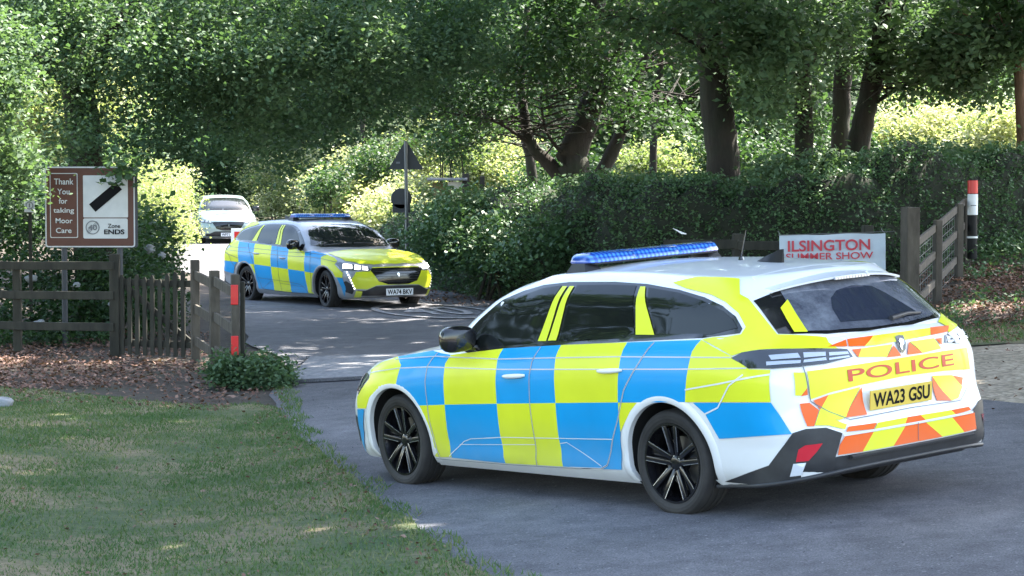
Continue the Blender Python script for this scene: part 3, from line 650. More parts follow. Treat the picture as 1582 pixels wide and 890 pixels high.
        for pth in ([(-.96, .70, .90), (-.985, .70, .80), (-.99, .692, .70), (-1.03, .60, .63), (-1.085, .49, .575), (-1.1, 0, .585), (-1.09, -.44, .575), (-1.05, -.56, .64), (-1., -.65, .73), (-.98, -.67, .88)],):
            sk.ribbon(ln, pth, REAR, .005, .0105, 1)
        sk.ribbon(ln, [(-1.1, .55, .500), (-1.11, 0, .500), (-1.1, -.55, .500)], REAR, .012, .0110, 0)
        sk.ribbon(ln, [(-1.1, -.035, .50), (-1.1, -.035, .395)], REAR, .004, .0115, 1)
        ln.build('panel_gaps', [M[gapm], M['gap_dark']], root, 60)
        # light bar
        lb = MB(); X = 1.08; nseg = 3
        def bar_sec(y, hw, z0, z1): return [(X-hw, y, z0), (X-hw*1.02, y, z0+.012), (X-hw*.8, y, z1-.01), (X-hw*.5, y, z1), (X+hw*.5, y, z1), (X+hw*.8, y, z1-.01), (X+hw*1.02, y, z0+.012), (X+hw, y, z0)]
        vs = []; ys = [-.56, -.547, -.52, -.20, -.195, -.18, -.175, .175, .18, .195, .20, .52, .547, .56]; nn_ = len(ys)
        for y in ys:
            k = 1 if abs(y) < .53 else .8 if abs(y) < .55 else .62; kz = .85 if .176 < abs(y) < .199 else 1
            vs += bar_sec(y, .13*k, 1.488, 1.488+.062*(k if k < 1 else 1)*kz)
        fs = [(i*8+j, i*8+(j+1) % 8, i*8+8+(j+1) % 8, i*8+8+j) for i in range(nn_-1) for j in range(8)]+[tuple(range(8)), tuple((nn_-1)*8+j for j in range(8))]
        lb.add(vs, fs); o = lb.build('light_bar', M['bluelens'], root, 50)
        ba = MB(); ba.box((X-.12, -.53, 1.476), (X+.12, .53, 1.490), 0, None, .006)
        for sgn in (1, -1):
            z0 = crown_roof(X, .56)-.012; ba.add([(X-.10, sgn*.60, z0), (X+.10, sgn*.60, z0), (X+.10, sgn*.47, z0+.02), (X-.10, sgn*.47, z0+.02), (X-.06, sgn*.57, 1.488), (X+.06, sgn*.57, 1.488), (X+.06, sgn*.48, 1.488), (X-.06, sgn*.48, 1.488)], [(0, 1, 2, 3), (4, 5, 6, 7), (0, 1, 5, 4), (1, 2, 6, 5), (2, 3, 7, 6), (3, 0, 4, 7)])
        ba.build('mounting_foot', M['plastic'], o)
        wh = MB(); wh.tube([(.20, .0, 1.455), (.20, 0, 1.475)], [.018, .012], 10); wh.tube([(.20, 0, 1.47), (.14, 0, 1.64)], [.0035, .002], 6); wh.build('whip_aerial', M['trim'], root)
    else:
        for p in (v1, v2, v3): sk.ribbon(ln, p, SIDE, .006, .004, 0, mirror=True)
        ln.build('panel_gaps', M['gap_dark'], root)
    return root, sk
CAR1 = dict(x=1.6372, y=13.808, a=2.2425, tx=.0693, ty=.0035, z=0)
CAR2 = dict(x=-3.9294, y=40.0775, a=-.9619, tx=.0003, ty=-.0053, z=-.1676)
# ------------------------------------------------------------------ setting : terrain, road, verges
def G2(x, y):
    z = G(x, y)
    z += .072*max(0, min(y, 44)-25)*sstep(4.6, 6.4, x) + .35*sstep(6.5, 14, x)*sstep(24, 34, y)       # bank on the right
    z += .9*sstep(-6.2, -10, x)*sstep(29, 34, y)*(1-sstep(46, 52, y))                                  # bank on the left
    z += .10*sstep(-2.2, -4.5, x)*(1-sstep(18, 23, y))
    return z
def grid_sheet(name, x0, x1, y0, y1, dx, dy, off, m, inside=None, rough=0):
    xs = np.arange(x0, x1+dx*.5, dx); ys = np.arange(y0, y1+dy*.5, dy); V = []; idx = {}; F = []
    for j, y in enumerate(ys):
        for i, x in enumerate(xs): V.append((x, y, G2(x, y)+off+(rough*(math.sin(x*2.3+y*1.1)*math.sin(y*1.7-x*.6)) if rough else 0)))
    n = len(xs)
    for j in range(len(ys)-1):
        for i in range(n-1):
            if inside is None or inside(xs[i]+dx/2, ys[j]+dy/2): F.append((j*n+i, j*n+i+1, (j+1)*n+i+1, (j+1)*n+i))
    return link_mesh(name, V, F, m, None, 180)
def poly_sheet(name, poly, off, m, cell=.5, z=None):
    """flat sheet with a clean outline draped over the ground"""
    bd = []
    for i in range(len(poly)):
        a, b = Vector(poly[i]), Vector(poly[(i+1) % len(poly)]); k = max(1, int((b-a).length/(cell*.7))); bd += [a+(b-a)*j/k for j in range(k)]
    def ins(x, y):
        c = False
        for i in range(len(bd)):
            a, b = bd[i], bd[i-1]
            if (a.y > y) != (b.y > y) and x < (b.x-a.x)*(y-a.y)/(b.y-a.y)+a.x: c = not c
        return c
    xs = np.arange(min(p.x for p in bd)+cell/2, max(p.x for p in bd), cell); ys = np.arange(min(p.y for p in bd)+cell/2, max(p.y for p in bd), cell)
    B = np.array([(p.x, p.y) for p in bd]); inn = []
    for y in ys:
        for x in xs:
            if ins(x, y) and ((B-(x, y))**2).sum(1).min() > (cell*.4)**2: inn.append(Vector((x, y)))
    r = delaunay_2d_cdt(bd+inn, [], [list(range(len(bd)))], 1, 1e-6)
    V = [(q.x, q.y, G2(q.x, q.y)+off) for q in r[0]]; F = []
    for f in r[2]:
        a, b, c = (Vector(V[i]) for i in f[:3]); F.append(tuple(f) if (b-a).cross(c-a).z > 0 else tuple(f)[::-1])
    return link_mesh(name, V, F, m, None, 180)
def pip(poly, X, Y):
    X = np.asarray(X); Y = np.asarray(Y); c = np.zeros(X.shape, bool); n = len(poly)
    for i in range(n):
        x1, y1 = poly[i]; x2, y2 = poly[i-1]
        if y1 == y2: continue
        m = ((y1 > Y) != (y2 > Y)) & (X < (x2-x1)*(Y-y1)/(y2-y1)+x1); c ^= m
    return c
def smooth_poly(P, n=5, amp=0, seed=1):
    """Catmull-Rom through the points, with a ragged edge"""
    r_ = random.Random(seed); out = []; P = [Vector(p) for p in P]
    for i in range(len(P)-1):
        p0, p1, p2, p3 = P[max(i-1, 0)], P[i], P[i+1], P[min(i+2, len(P)-1)]
        for k in range(n):
            t = k/n; q = .5*((2*p1)+(p2-p0)*t+(2*p0-5*p1+4*p2-p3)*t*t+(3*p1-p0-3*p2+p3)*t**3)
            out.append((q.x+r_.uniform(-amp, amp), q.y+r_.uniform(-amp, amp)*2))
    out.append(tuple(P[-1])); return out

def m_soil(nt, b):
    a = nnoise(nt, .7, 6, .65); c = nnoise(nt, 9, 5, .7)
    c1 = ramp(nt, a, [(.35, (.038, .030, .022)), (.55, (.06, .046, .035)), (.7, (.04, .048, .026))]); c2 = ramp(nt, c, [(.3, (.5, .5, .5)), (.7, (1.25, 1.2, 1.15))])
    nt.links.new(mixc(nt, 1, c1, c2, 'MULTIPLY'), b.inputs['Base Color']); b.inputs['Roughness'].default_value = .95; bump(nt, b, c, .6, .04)
def m_asphalt(nt, b):
    big = nnoise(nt, .35, 5, .6); med = nnoise(nt, 4, 5, .7); fine = nnoise(nt, 90, 3, .8); sp = nnoise(nt, 38, 2, .5)
    c1 = ramp(nt, big, [(.35, (.088, .089, .102)), (.65, (.140, .141, .158))]); c2 = ramp(nt, fine, [(.33, (.42, .42, .42)), (.67, (1.65, 1.63, 1.6))])
    c = mixc(nt, 1, c1, c2, 'MULTIPLY'); c = mixc(nt, 1, c, ramp(nt, med, [(.3, (.68, .68, .69)), (.7, (1.28, 1.26, 1.22))]), 'MULTIPLY')
    c = mixc(nt, ramp(nt, sp, [(.66, (0, 0, 0)), (.72, (1, 1, 1))]), c, (.24, .24, .24))
    nt.links.new(c, b.inputs['Base Color']); b.inputs['Roughness'].default_value = .8; b.inputs['Specular IOR Level'].default_value = .35; bump(nt, b, fine, .5, .006)
def m_lawn(nt, b):
    a = nnoise(nt, .9, 6, .7); c = nnoise(nt, 22, 5, .8)
    c1 = ramp(nt, a, [(.36, (.055, .095, .035)), (.48, (.105, .125, .055)), (.58, (.22, .18, .11))]); c2 = ramp(nt, c, [(.3, (.55, .55, .55)), (.7, (1.35, 1.35, 1.3))])
    nt.links.new(mixc(nt, 1, c1, c2, 'MULTIPLY'), b.inputs['Base Color']); b.inputs['Roughness'].default_value = 1; bump(nt, b, c, .8, .03)
def m_gravel(nt, b):
    a = nnoise(nt, 1.2, 5, .6); v = nt.nodes.new('ShaderNodeTexVoronoi'); v.inputs['Scale'].default_value = 22; tc = nt.nodes.new('ShaderNodeTexCoord'); nt.links.new(tc.outputs['Object'], v.inputs['Vector'])
    sx = nt.nodes.new('ShaderNodeSeparateColor'); nt.links.new(v.outputs['Color'], sx.inputs[0])
    c1 = ramp(nt, sx.outputs[0], [(0, (.18, .15, .11)), (1, (.44, .38, .30))]); c2 = ramp(nt, a, [(.3, (.75, .75, .7)), (.7, (1.15, 1.12, 1.1))])
    nt.links.new(mixc(nt, 1, c1, c2, 'MULTIPLY'), b.inputs['Base Color']); b.inputs['Roughness'].default_value = .95; bump(nt, b, v.outputs['Distance'], .6, .02)
M['soil'] = mat('bare_soil', build=m_soil); M['asphalt'] = mat('worn_asphalt', build=m_asphalt); M['lawn'] = mat('mown_turf', build=m_lawn); M['gravel'] = mat('grey_gravel', build=m_gravel)
def m_paint(nt, b):
    m_asphalt(nt, b); l = [x for x in nt.links if x.to_socket == b.inputs['Base Color']][0]; src = l.from_socket
    w = ramp(nt, nnoise(nt, 14, 5, .75), [(.34, (0, 0, 0)), (.52, (.85, .85, .85))]); nt.links.new(mixc(nt, w, src, (.42, .40, .41)), b.inputs['Base Color'])
M['paint'] = mat('worn_road_paint', build=m_paint)

V = []; F = []; xs = np.concatenate([np.linspace(-300, -32, 12), np.arange(-30, 30.1, 1.0), np.linspace(32, 300, 12)]); ys = np.concatenate([np.linspace(-60, -2, 8), np.arange(0, 100, 1.0), np.linspace(102, 600, 20)])
for y in ys:
    for x in xs: V.append((x, y, G2(x, y)))
n = len(xs); F = [(j*n+i, j*n+i+1, (j+1)*n+i+1, (j+1)*n+i) for j in range(len(ys)-1) for i in range(n-1)]
tag(link_mesh('ground', V, F, M['soil'], None, 180), None, None, kind='structure')
M['hillside'] = mat('wooded_hillside', build=noisy((.02, .04, .018), (.10, .14, .06), 1.6, 1, .8, 3, bdist=.3))
hx = np.linspace(-70, 70, 60); hy = np.linspace(98, 150, 22); HV = [(x, y, -1+17*sstep(98, 112, y)+1.2*math.sin(x*.5+y*.3)+.9*math.sin(x*1.3-y*.7)+(y-112)*.25*(y > 112)) for y in hy for x in hx]
tag(link_mesh('hills', HV, [(j*60+i, j*60+i+1, (j+1)*60+i+1, (j+1)*60+i) for j in range(21) for i in range(59)], M['hillside'], None, 180), None, None, kind='structure')
LEFT = smooth_poly([(1.2, 4), (.65, 9), (-.3, 11.74), (-.72, 13.2), (-1.12, 15.1), (-1.7, 17.8), (-2.08, 20), (-2.45, 23), (-2.75, 27), (-3.45, 29.5), (-4.4, 36.7), (-5.9, 46), (-8.3, 54.3), (-9.8, 62), (-10.9, 70), (-11.6, 82)], 6, .05, 3)
RIGHT = smooth_poly([(14, 4), (14, 12.8), (7.5, 15.2), (4.6, 16.9), (3.85, 18.0), (3.0, 20.5), (2.4, 25), (1.5, 30), (.4, 36), (-.75, 41.2), (-2.2, 46), (-4.3, 54), (-6.2, 62), (-7.2, 70), (-7.8, 82)], 6, .05, 4)
road_poly = LEFT+RIGHT[::-1]
tag(poly_sheet('road', road_poly, .022, M['asphalt'], .8), None, None, kind='structure')
lawn_poly = smooth_poly([(1.5, 4), (.85, 9), (-.14, 11.7), (-.54, 13.3), (-.96, 15.2), (-1.55, 17.8), (-1.98, 20), (-2.4, 21.9), (-3.1, 21.9), (-4.3, 22.9), (-5.3, 23.6), (-7, 24), (-14, 24)], 6, .035, 5)+[(-14, 4)]
tag(poly_sheet('lawn', lawn_poly, .030, M['lawn'], .7), None, None, kind='structure')
gravel_poly = smooth_poly([(14, 12.2), (7.4, 14.6), (4.2, 16.4), (3.4, 17.6), (2.6, 20.5), (2.3, 23.2)], 6, .05, 6)+smooth_poly([(3.3, 24.0), (5.3, 23.7), (8, 22.6), (14, 22.5)], 6, .1, 7)
tag(poly_sheet('gravel_path', gravel_poly, .014, M['gravel'], .6), None, None, kind='structure')
verge_poly = smooth_poly([(3.0, 24.2), (5.3, 23.9), (8, 22.8), (16, 22.6)], 6, .1, 8)+smooth_poly([(16, 27), (8, 27.2), (5.5, 27), (3.4, 28.6)], 6, .1, 9)
tag(poly_sheet('grass_verge', verge_poly, .012, M['lawn'], .6), None, None, kind='structure')

# worn painted roundel  with its number
def drape(mb, V, F, off=.036):
    mb.add([(v[0], v[1], G2(v[0], v[1])+off) for v in V], F)
rm = MB(); c = Vector((-1.25, 36.0)); ang = R(14); N = 64; ca, sa = math.cos(ang), math.sin(ang)
def RT(a, b): return (c.x+a*ca-b*sa, c.y+a*sa+b*ca)
vs = []
for k in range(N):
    t = 2*math.pi*k/N; vs += [RT(.92*math.cos(t), 2.25*math.sin(t)), RT(.80*math.cos(t), 1.98*math.sin(t))]
drape(rm, vs, [(2*k, (2*k+2) % (2*N), (2*k+3) % (2*N), 2*k+1) for k in range(N)])
Vt, Ft = text_geo('40', 1.0, .01); x0 = min(v.x for v in Vt); x1 = max(v.x for v in Vt); y0 = min(v.y for v in Vt); y1 = max(v.y for v in Vt)
drape(rm, [RT(((v.x-x0)/(x1-x0)-.5)*1.05, ((v.y-y0)/(y1-y0)-.5)*2.3) for v in Vt], Ft)
tag(rm.build('road_marking', M['paint']), 'worn white roundel with the number 40 painted on the road', 'road marking')

# cattle grid
M['steel'] = mat('worn_grid_steel', build=noisy((.16, .16, .175), (.30, .29, .29), 12, .5, .2))
M['pit'] = mat('grid_pit', (.03, .03, .034), .9)
cg = empty('cattle_grid', 'worn steel cattle grid set across the road beside the leafy bush', 'cattle grid', (-.3, 25.4, G2(-.3, 25.4)))
def cgp(a, b, off): x = -.3+a*.98-b*.12*0; y = 25.4-a*.06+b; return (x, y, G2(x, y)+off)
p = MB(); NN = 10; vs = [cgp(-2.2+4.4*i/NN, b, .042) for i in range(NN+1) for b in (-1.45, 1.45)]
p.add(vs, [(2*i, 2*i+2, 2*i+3, 2*i+1) for i in range(NN)]); o = p.build('grid_bed', M['pit']); o.parent = cg; o.location = -Vector(cg.location)
for k in range(16):
    p = MB(); b = -1.36+k*.181; p.tube([cgp(-2.15+4.3*i/6, b, .030) for i in range(7)], .034, 8); o = p.build('bar', M['steel']); o.parent = cg; o.location = -Vector(cg.location)
for b in (-1.47, 1.47):
    p = MB()
    for i in range(6): p.beam(cgp(-2.2+4.4*i/6, b, .045), cgp(-2.2+4.4*(i+1)/6, b, .045), .09, .03)
    o = p.build('edge_beam', M['asphalt']); o.parent = cg; o.location = -Vector(cg.location)

# ------------------------------------------------------------------ foliage tools
CAMV = np.array([0, 0, CAM_H])
def at(u, v, y):
    """point at depth y seen at photograph pixel u, v"""
    P_ = -.0464; X = (u-791)/3500; Yv = -(v-445)/3500; d = np.array([X, math.cos(P_)-Yv*math.sin(P_), math.sin(P_)+Yv*math.cos(P_)]); return CAMV+d*(y/d[1])
def leaf_mat(name, cols, trans=.3, rough=.6, spec=.28):
    m = bpy.data.materials.new(name); m.use_nodes = True; nt = m.node_tree; b = nt.nodes['Principled BSDF']
    at_ = nt.nodes.new('ShaderNodeAttribute'); at_.attribute_name = 'tone'
    c = ramp(nt, at_.outputs['Fac'], [(i/(len(cols)-1), q) for i, q in enumerate(cols)]); nt.links.new(c, b.inputs['Base Color'])
    b.inputs['Roughness'].default_value = rough; b.inputs['Specular IOR Level'].default_value = spec
    if trans:
        t = nt.nodes.new('ShaderNodeBsdfTranslucent'); nt.links.new(mixc(nt, 1, c, (1.35, 1.5, .7), 'MULTIPLY'), t.inputs[0]); mx = nt.nodes.new('ShaderNodeMixShader'); mx.inputs[0].default_value = trans
        nt.links.new(b.outputs[0], mx.inputs[1]); nt.links.new(t.outputs[0], mx.inputs[2]); nt.links.new(mx.outputs[0], nt.nodes['Material Output'].inputs[0])
    return m
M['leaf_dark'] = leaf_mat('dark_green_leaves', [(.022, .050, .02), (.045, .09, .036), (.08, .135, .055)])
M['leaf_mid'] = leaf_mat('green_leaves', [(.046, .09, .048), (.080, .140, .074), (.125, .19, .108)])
M['leaf_bright'] = leaf_mat('sunlit_pale_leaves', [(.08, .12, .05), (.22, .26, .13), (.50, .48, .36)], .45)  # sunlight on these shrubs is partly put into the paler leaf colours
M['leaf_ivy'] = leaf_mat('ivy_leaves', [(.045, .095, .042), (.085, .155, .07), (.13, .21, .10)], .15, .5, .3)
M['leaf_dry'] = leaf_mat('fallen_brown_leaves', [(.07, .035, .025), (.16, .085, .065), (.30, .19, .15)], .1, .7)
M['grass_blade'] = leaf_mat('grass_blades', [(.048, .112, .034), (.095, .148, .05), (.26, .23, .12)], .25, .6)
def leaves(centres, per, sigma, size, seed=0, flat=.35, tone_c=.5, tone_v=.28, squash=(1, 1, .8)):
    """clusters of rhombic leaves -> V, F, tone"""
    g = np.random.default_rng(seed); C = np.asarray(centres, float); n = len(C)*per
    P = np.repeat(C, per, 0)+g.normal(size=(n, 3))*sigma*np.array(squash)
    ph = g.uniform(0, 6.28, 3); tc = np.clip(tone_c+.24*np.sin(C[:, 0]*1.9+ph[0]+np.sin(C[:, 2]*2.3+ph[1]))*np.sin(C[:, 1]*1.3+C[:, 2]*1.6+ph[2])+g.normal(0, tone_v*.45, len(C)), 0, 1); tone = np.clip(np.repeat(tc, per)+g.normal(0, .14, n), 0, 1)
    N = g.normal(size=(n, 3)); N[:, 2] = np.abs(N[:, 2])+flat*2; N /= np.linalg.norm(N, axis=1)[:, None]
    A = g.normal(size=(n, 3)); A -= N*(A*N).sum(1)[:, None]; A /= np.linalg.norm(A, axis=1)[:, None]; B = np.cross(N, A)
    s = size*g.uniform(.6, 1.3, n)[:, None]
    fold = N*s*.12
    V = np.stack([P-A*s*.62, P+B*s*.40-A*s*.08+fold, P+A*s*.62, P-B*s*.40-A*s*.08+fold], 1).reshape(-1, 3)
    F = np.arange(n*4).reshape(-1, 4); return V, F, tone
def ell(c, r, n, seed, shell=.0):
    g = np.random.default_rng(seed); d = g.normal(size=(n, 3)); d /= np.linalg.norm(d, axis=1)[:, None]
    rad = (shell+(1-shell)*g.random(n)**(1/3))[:, None]; r = np.asarray(r); P = d*rad*r
    if min(r) > .45 and n > 20:            # clusters gather along boughs
        k = max(4, n//8); own = g.integers(0, k, n); B = P[:k]; a = g.uniform(0, 6.283, k); t = g.normal(0, .55, n); q = g.normal(size=(n, 3))*(.13, .13, .07)
        P = B[own]*.93+np.stack([np.cos(a[own])*t, np.sin(a[own])*t, -.10*t*t], 1)*min(1, min(r)*.8)+q
    return np.asarray(c)+P
def crown(name, lobes, m, parent, seed=1, flat=.35):
    """lobes: (centre, radii, clusters, leaves per cluster, sigma, leaf size, tone)"""
    Vs = []; Fs = []; Ts = []; k = 0
    for i, (c, r, n, per, sg, ls, tn) in enumerate(lobes):
        v, f, t = leaves(ell(c, r, n, seed*100+i), per, sg, ls, seed*77+i, flat, tn); Vs.append(v); Fs.append(f+k); Ts.append(t); k += len(v)
    return fast_mesh(name, np.concatenate(Vs), np.concatenate(Fs), m, parent, attr=np.concatenate(Ts))
def m_bark(c1, c2):
    def f(nt, b):
        a = nnoise(nt, 7, 6, .7, stretch=(1, 1, .22)); g_ = nnoise(nt, 1.6, 4, .6); col = ramp(nt, a, [(.3, c1), (.7, c2)])
        nt.links.new(mixc(nt, ramp(nt, g_, [(.45, (0, 0, 0)), (.7, (.5, .5, .5))]), col, (.022, .036, .016)), b.inputs['Base Color']); b.inputs['Roughness'].default_value = .95; bump(nt, b, a, .9, .05)
    return f
M['bark'] = mat('dark_bark', build=m_bark((.013, .010, .008), (.045, .036, .027))); M['bark_sunlit'] = mat('sunlit_bark', build=m_bark((.10, .05, .03), (.26, .15, .10)))  # second bark is lighter, with the sun on one trunk put into its colour
def limb(mb, pts, r0, r1, n=10, seed=0, wob=.06):
    """tapered, slightly crooked limb through the given points"""
    g = random.Random(seed); P = [Vector(p) for p in pts]; out = []
    for i in range(len(P)-1):
        p0, p1, p2, p3 = P[max(i-1, 0)], P[i], P[i+1], P[min(i+2, len(P)-1)]
        for k in range(5):
            t = k/5; q = .5*((2*p1)+(p2-p0)*t+(2*p0-5*p1+4*p2-p3)*t*t+(3*p1-p0-3*p2+p3)*t**3); out.append(q+Vector((g.uniform(-1, 1), g.uniform(-1, 1), 0))*wob*r0)
    out.append(P[-1]); m = len(out); rad = [(r0+(r1-r0)*(i/(m-1))**.8)*g.uniform(.94, 1.06) for i in range(m)]
    mb.tube(out, rad, n, cap=True); return out
def twigs(mb, pts, n, L, r, seed, up=.2):
    g = random.Random(seed)
    for _ in range(n):
        p = pts[g.randrange(len(pts)//3, len(pts))]; a = g.uniform(0, 6.28); d = Vector((math.cos(a), math.sin(a), g.uniform(-.2, 1)*up*2)).normalized(); l = L*g.uniform(.5, 1.2)
        q = p+d*l*.5+Vector((0, 0, g.uniform(-.1, .15)*l)); e = p+d*l+Vector((0, 0, g.uniform(-.3, .15)*l)); mb.tube([p, q, e], [r, r*.6, r*.2], 5, cap=False)
# ------------------------------------------------------------------ trees
def tree(name, label, group, base, limbs, lobes, leafm, seed, barkm='bark', twig=12, flat=.35, foot=1.25):
    """limbs: list of (points, r0, r1); lobes in world coordinates"""
    r = empty(name, label, 'tree', base, group=group); off = -Vector(base)
    tk = MB(); P = limbs[0][0]; k0 = Vector(P[0]); pts = limb(tk, limbs[0][0], limbs[0][1], limbs[0][2], 14, seed)
    tk.lathe([(limbs[0][1]*foot*1.15, -.4), (limbs[0][1]*foot, 0), (limbs[0][1]*1.06, .35), (limbs[0][1]*.9, .8)], 'z', 14, 0, (k0.x, k0.y, k0.z))
    o = tk.build('trunk', M[barkm], r, 180); o.location = off
    if len(limbs) > 1 or twig:
        for i, (p, a, b) in enumerate(limbs[1:]):
            br = MB(); q = limb(br, p, a, b, 9, seed+i+1)
            if twig: twigs(br, q, twig, 1.5, .02, seed*9+i)
            o = br.build('branch', M[barkm], r, 180); o.location = off
    if lobes:
        o = crown('crown', lobes, M[leafm], r, seed, flat); o.location = off
    return r
def A(u, v, y): return tuple(at(u, v, y))
def gz(u, y, v0=300):
    p = at(u, v0, y); return (float(p[0]), y, G2(float(p[0]), y))
# big roadside tree on the left, its boughs hanging over the lane
b = gz(150, 32.5); yb = 32.5
lob = []
def L(u, v, y, ru, rv, ry, n, per=26, sg=.20, ls=.085, tn=.5):
    if y < 36 and per == 26: per, ls = 46, .062
    c = at(u, v, y); s = y/3500; lob.append((c, (ru*s, ry, rv*s), n, per, sg, ls, tn))
L(60, 60, 31.5, 150, 110, 1.6, 130); L(250, 70, 31, 150, 115, 1.8, 230, tn=.62); L(400, 90, 30.5, 130, 95, 1.6, 210, tn=.65); L(330, 180, 31.5, 110, 70, 1.3, 95); L(480, 170, 32.5, 90, 55, 1.2, 75, tn=.45)
L(560, 60, 31.5, 130, 85, 1.6, 190, tn=.5); L(690, 30, 32, 100, 62, 1.5, 95, tn=.35); L(240, 225, 31, 60, 26, .8, 26); L(590, 135, 33, 90, 34, 1.2, 60, tn=.35); L(430, 230, 33.5, 50, 40, .9, 30)
L(110, 225, 30, 50, 24, .4, 22, tn=.45); L(90, 160, 31.5, 90, 70, 1.0, 34, tn=.3); L(190, 262, 28.6, 30, 14, .15, 7, 22, .12, .09, .5); L(170, 30, 33, 260, 90, 1.8, 160, tn=.3); L(640, 90, 34, 130, 50, 1.5, 80, tn=.3)
for (x, y, z, rx, ry, rz, n) in ((-6.0, 33, 8.5, 4, 4, 2.0, 130), (-8.5, 31, 7, 3, 3.5, 2.0, 110)):
    lob.append(((x, y, z), (rx, ry, rz), n, 16, .4, .26, .4))
tb = b[0]
tree('broadleaf_tree', 'large ivy-clad tree behind the brown sign, its leafy boughs hanging over the lane', 'trees around the lane', b,
     [([b, (tb-.1, yb, b[2]+1.6), (tb-.3, yb, 3.6), (tb-.6, yb-.2, 6.5), (tb-.4, yb, 9.5)], .33, .14),
      ([(tb-.25, yb, 3.2), (tb+.9, yb-.8, 4.6), (tb+2.6, yb-1.2, 5.2), (tb+4.6, yb-1, 5.0)], .15, .03), ([(tb-.3, yb, 3.4), (tb-1.3, yb-.5, 3.9), (tb-2.6, yb-.8, 4.3)], .17, .04), ([(tb-.4, yb, 4.6), (tb+1.4, yb-1.6, 5.6), (tb+2.4, yb-3, 6)], .12, .03),
      ([(tb+.9, yb-.8, 4.6), (tb+1.6, yb-1, 4.2), (tb+2.4, yb-1.1, 3.6)], .045, .012)], lob, 'leaf_mid', 11, twig=10)
# near low bough of pale leaves at the far left edge
lob = []; b = gz(-160, 29)
L(-15, 180, 27.5, 66, 95, .7, 130, 26, .17, .085, 1.0); L(-30, 80, 28, 60, 70, .8, 60, tn=.7); L(15, 270, 27.5, 32, 36, .4, 26, tn=.75)
tree('broadleaf_tree', 'tree at the left edge with pale green leaves hanging beside the brown sign', 'trees around the lane', b,
     [([b, (b[0]-.1, 29, 2.5), (b[0], 29, 5.5)], .22, .10), ([(b[0], 29, 2.4), (b[0]+.7, 28.5, 3.1), (b[0]+1.3, 28, 3.3)], .07, .02)], lob, 'leaf_mid', 12, twig=8)
# leaning multi-stemmed tree in the middle
lob = []; b = gz(905, 47)
L(700, 150, 46, 110, 62, 1.5, 90, 24, .26, .10, .3); L(840, 60, 45, 150, 90, 2, 190, 24, .28, .11, .35); L(760, 200, 47, 70, 36, 1.2, 30, 20, .25, .1, .4); L(960, 120, 45.5, 90, 75, 1.6, 60, 22, .3, .1, .3); L(1010, 190, 47, 60, 50, 1.2, 26, 20, .3, .1, .35)
L(650, 60, 46, 110, 62, 1.6, 100, tn=.35, ls=.1)
for (x, y, z, rx, ry, rz, n) in ((0.5, 45, 8.5, 4.5, 5, 2.4, 420), (-1, 41, 8.4, 4, 4.5, 1.6, 300), (0, 34, 8.6, 4, 4, 1.3, 260)): lob.append(((x, y, z), (rx, ry, rz), n, 14, .45, .30, .4))  # crown lobes out of view, some added to shade the silver car and road
bx = b[0]; zb = b[2]
tree('leaning_tree', 'multi-stemmed leaning tree rising behind the left half of the hedge', 'trees around the lane', b,
     [([b, A(888, 268, 47), A(880, 245, 47), A(905, 190, 47), A(925, 110, 47), A(925, 20, 47), A(900, -80, 47)], .40, .16),
      ([A(872, 285, 47), A(850, 255, 47), A(822, 225, 47), A(808, 170, 47), A(800, 100, 46.8)], .19, .08), ([A(905, 190, 47), A(930, 150, 46.7), A(950, 90, 46.5), A(975, 20, 46)], .15, .06),
      ([A(925, 275, 47.4), A(955, 215, 47.6), A(972, 150, 47.6), A(1000, 80, 47.5), A(1005, 10, 47.4)], .17, .07), ([A(955, 215, 47.6), A(1010, 165, 47.2), A(1070, 150, 47)], .05, .015), ([A(822, 225, 47), A(770, 190, 46.5), A(720, 180, 46)], .05, .015),
      ([A(880, 250, 47), A(845, 205, 46.6), A(835, 150, 46.5)], .05, .02)], lob, 'leaf_dark', 13, twig=30)
lob = []; b = gz(825, 50); L(820, 90, 50, 60, 80, 1, 40, tn=.3)
tree('leaning_tree', 'slender dark trunk just left of the multi-stemmed leaning tree', 'trees around the lane', b, [([b, A(822, 270, 50), A(808, 200, 50), A(805, 120, 50), A(815, 10, 50)], .13, .07)], lob, 'leaf_dark', 14)
# the stout trunk right of centre
lob = []; b = gz(1122, 40.5); L(1080, 20, 39, 120, 70, 1.5, 110, 24, .26, .11, .4); L(1200, 110, 38.5, 60, 62, .9, 60, 26, .22, .11, .85); L(1180, 50, 39, 110, 55, 1.3, 90, tn=.7, ls=.11)
for (x, y, z, rx, ry, rz, n) in ((5, 37, 9.5, 5.5, 5.5, 3, 520), (7.5, 30, 10, 5, 5.5, 3, 420)): lob.append(((x, y, z), (rx, ry, rz), n, 16, .45, .34, .4))
tree('broadleaf_tree', 'stout straight dark trunk standing behind the middle of the hedge', 'trees around the lane', b,
     [([b, A(1118, 262, 40.5), A(1108, 180, 40.5), A(1100, 90, 40.5), A(1092, 0, 40.5), (b[0]-.4, 40.5, 9)], .34, .22), ([A(1100, 60, 40.5), A(1160, 10, 40), A(1230, -40, 39.5)], .12, .04), ([A(1105, 100, 40.5), A(1060, 60, 40), A(1000, 30, 39.5)], .07, .02)], lob, 'leaf_mid', 15, foot=1.15)
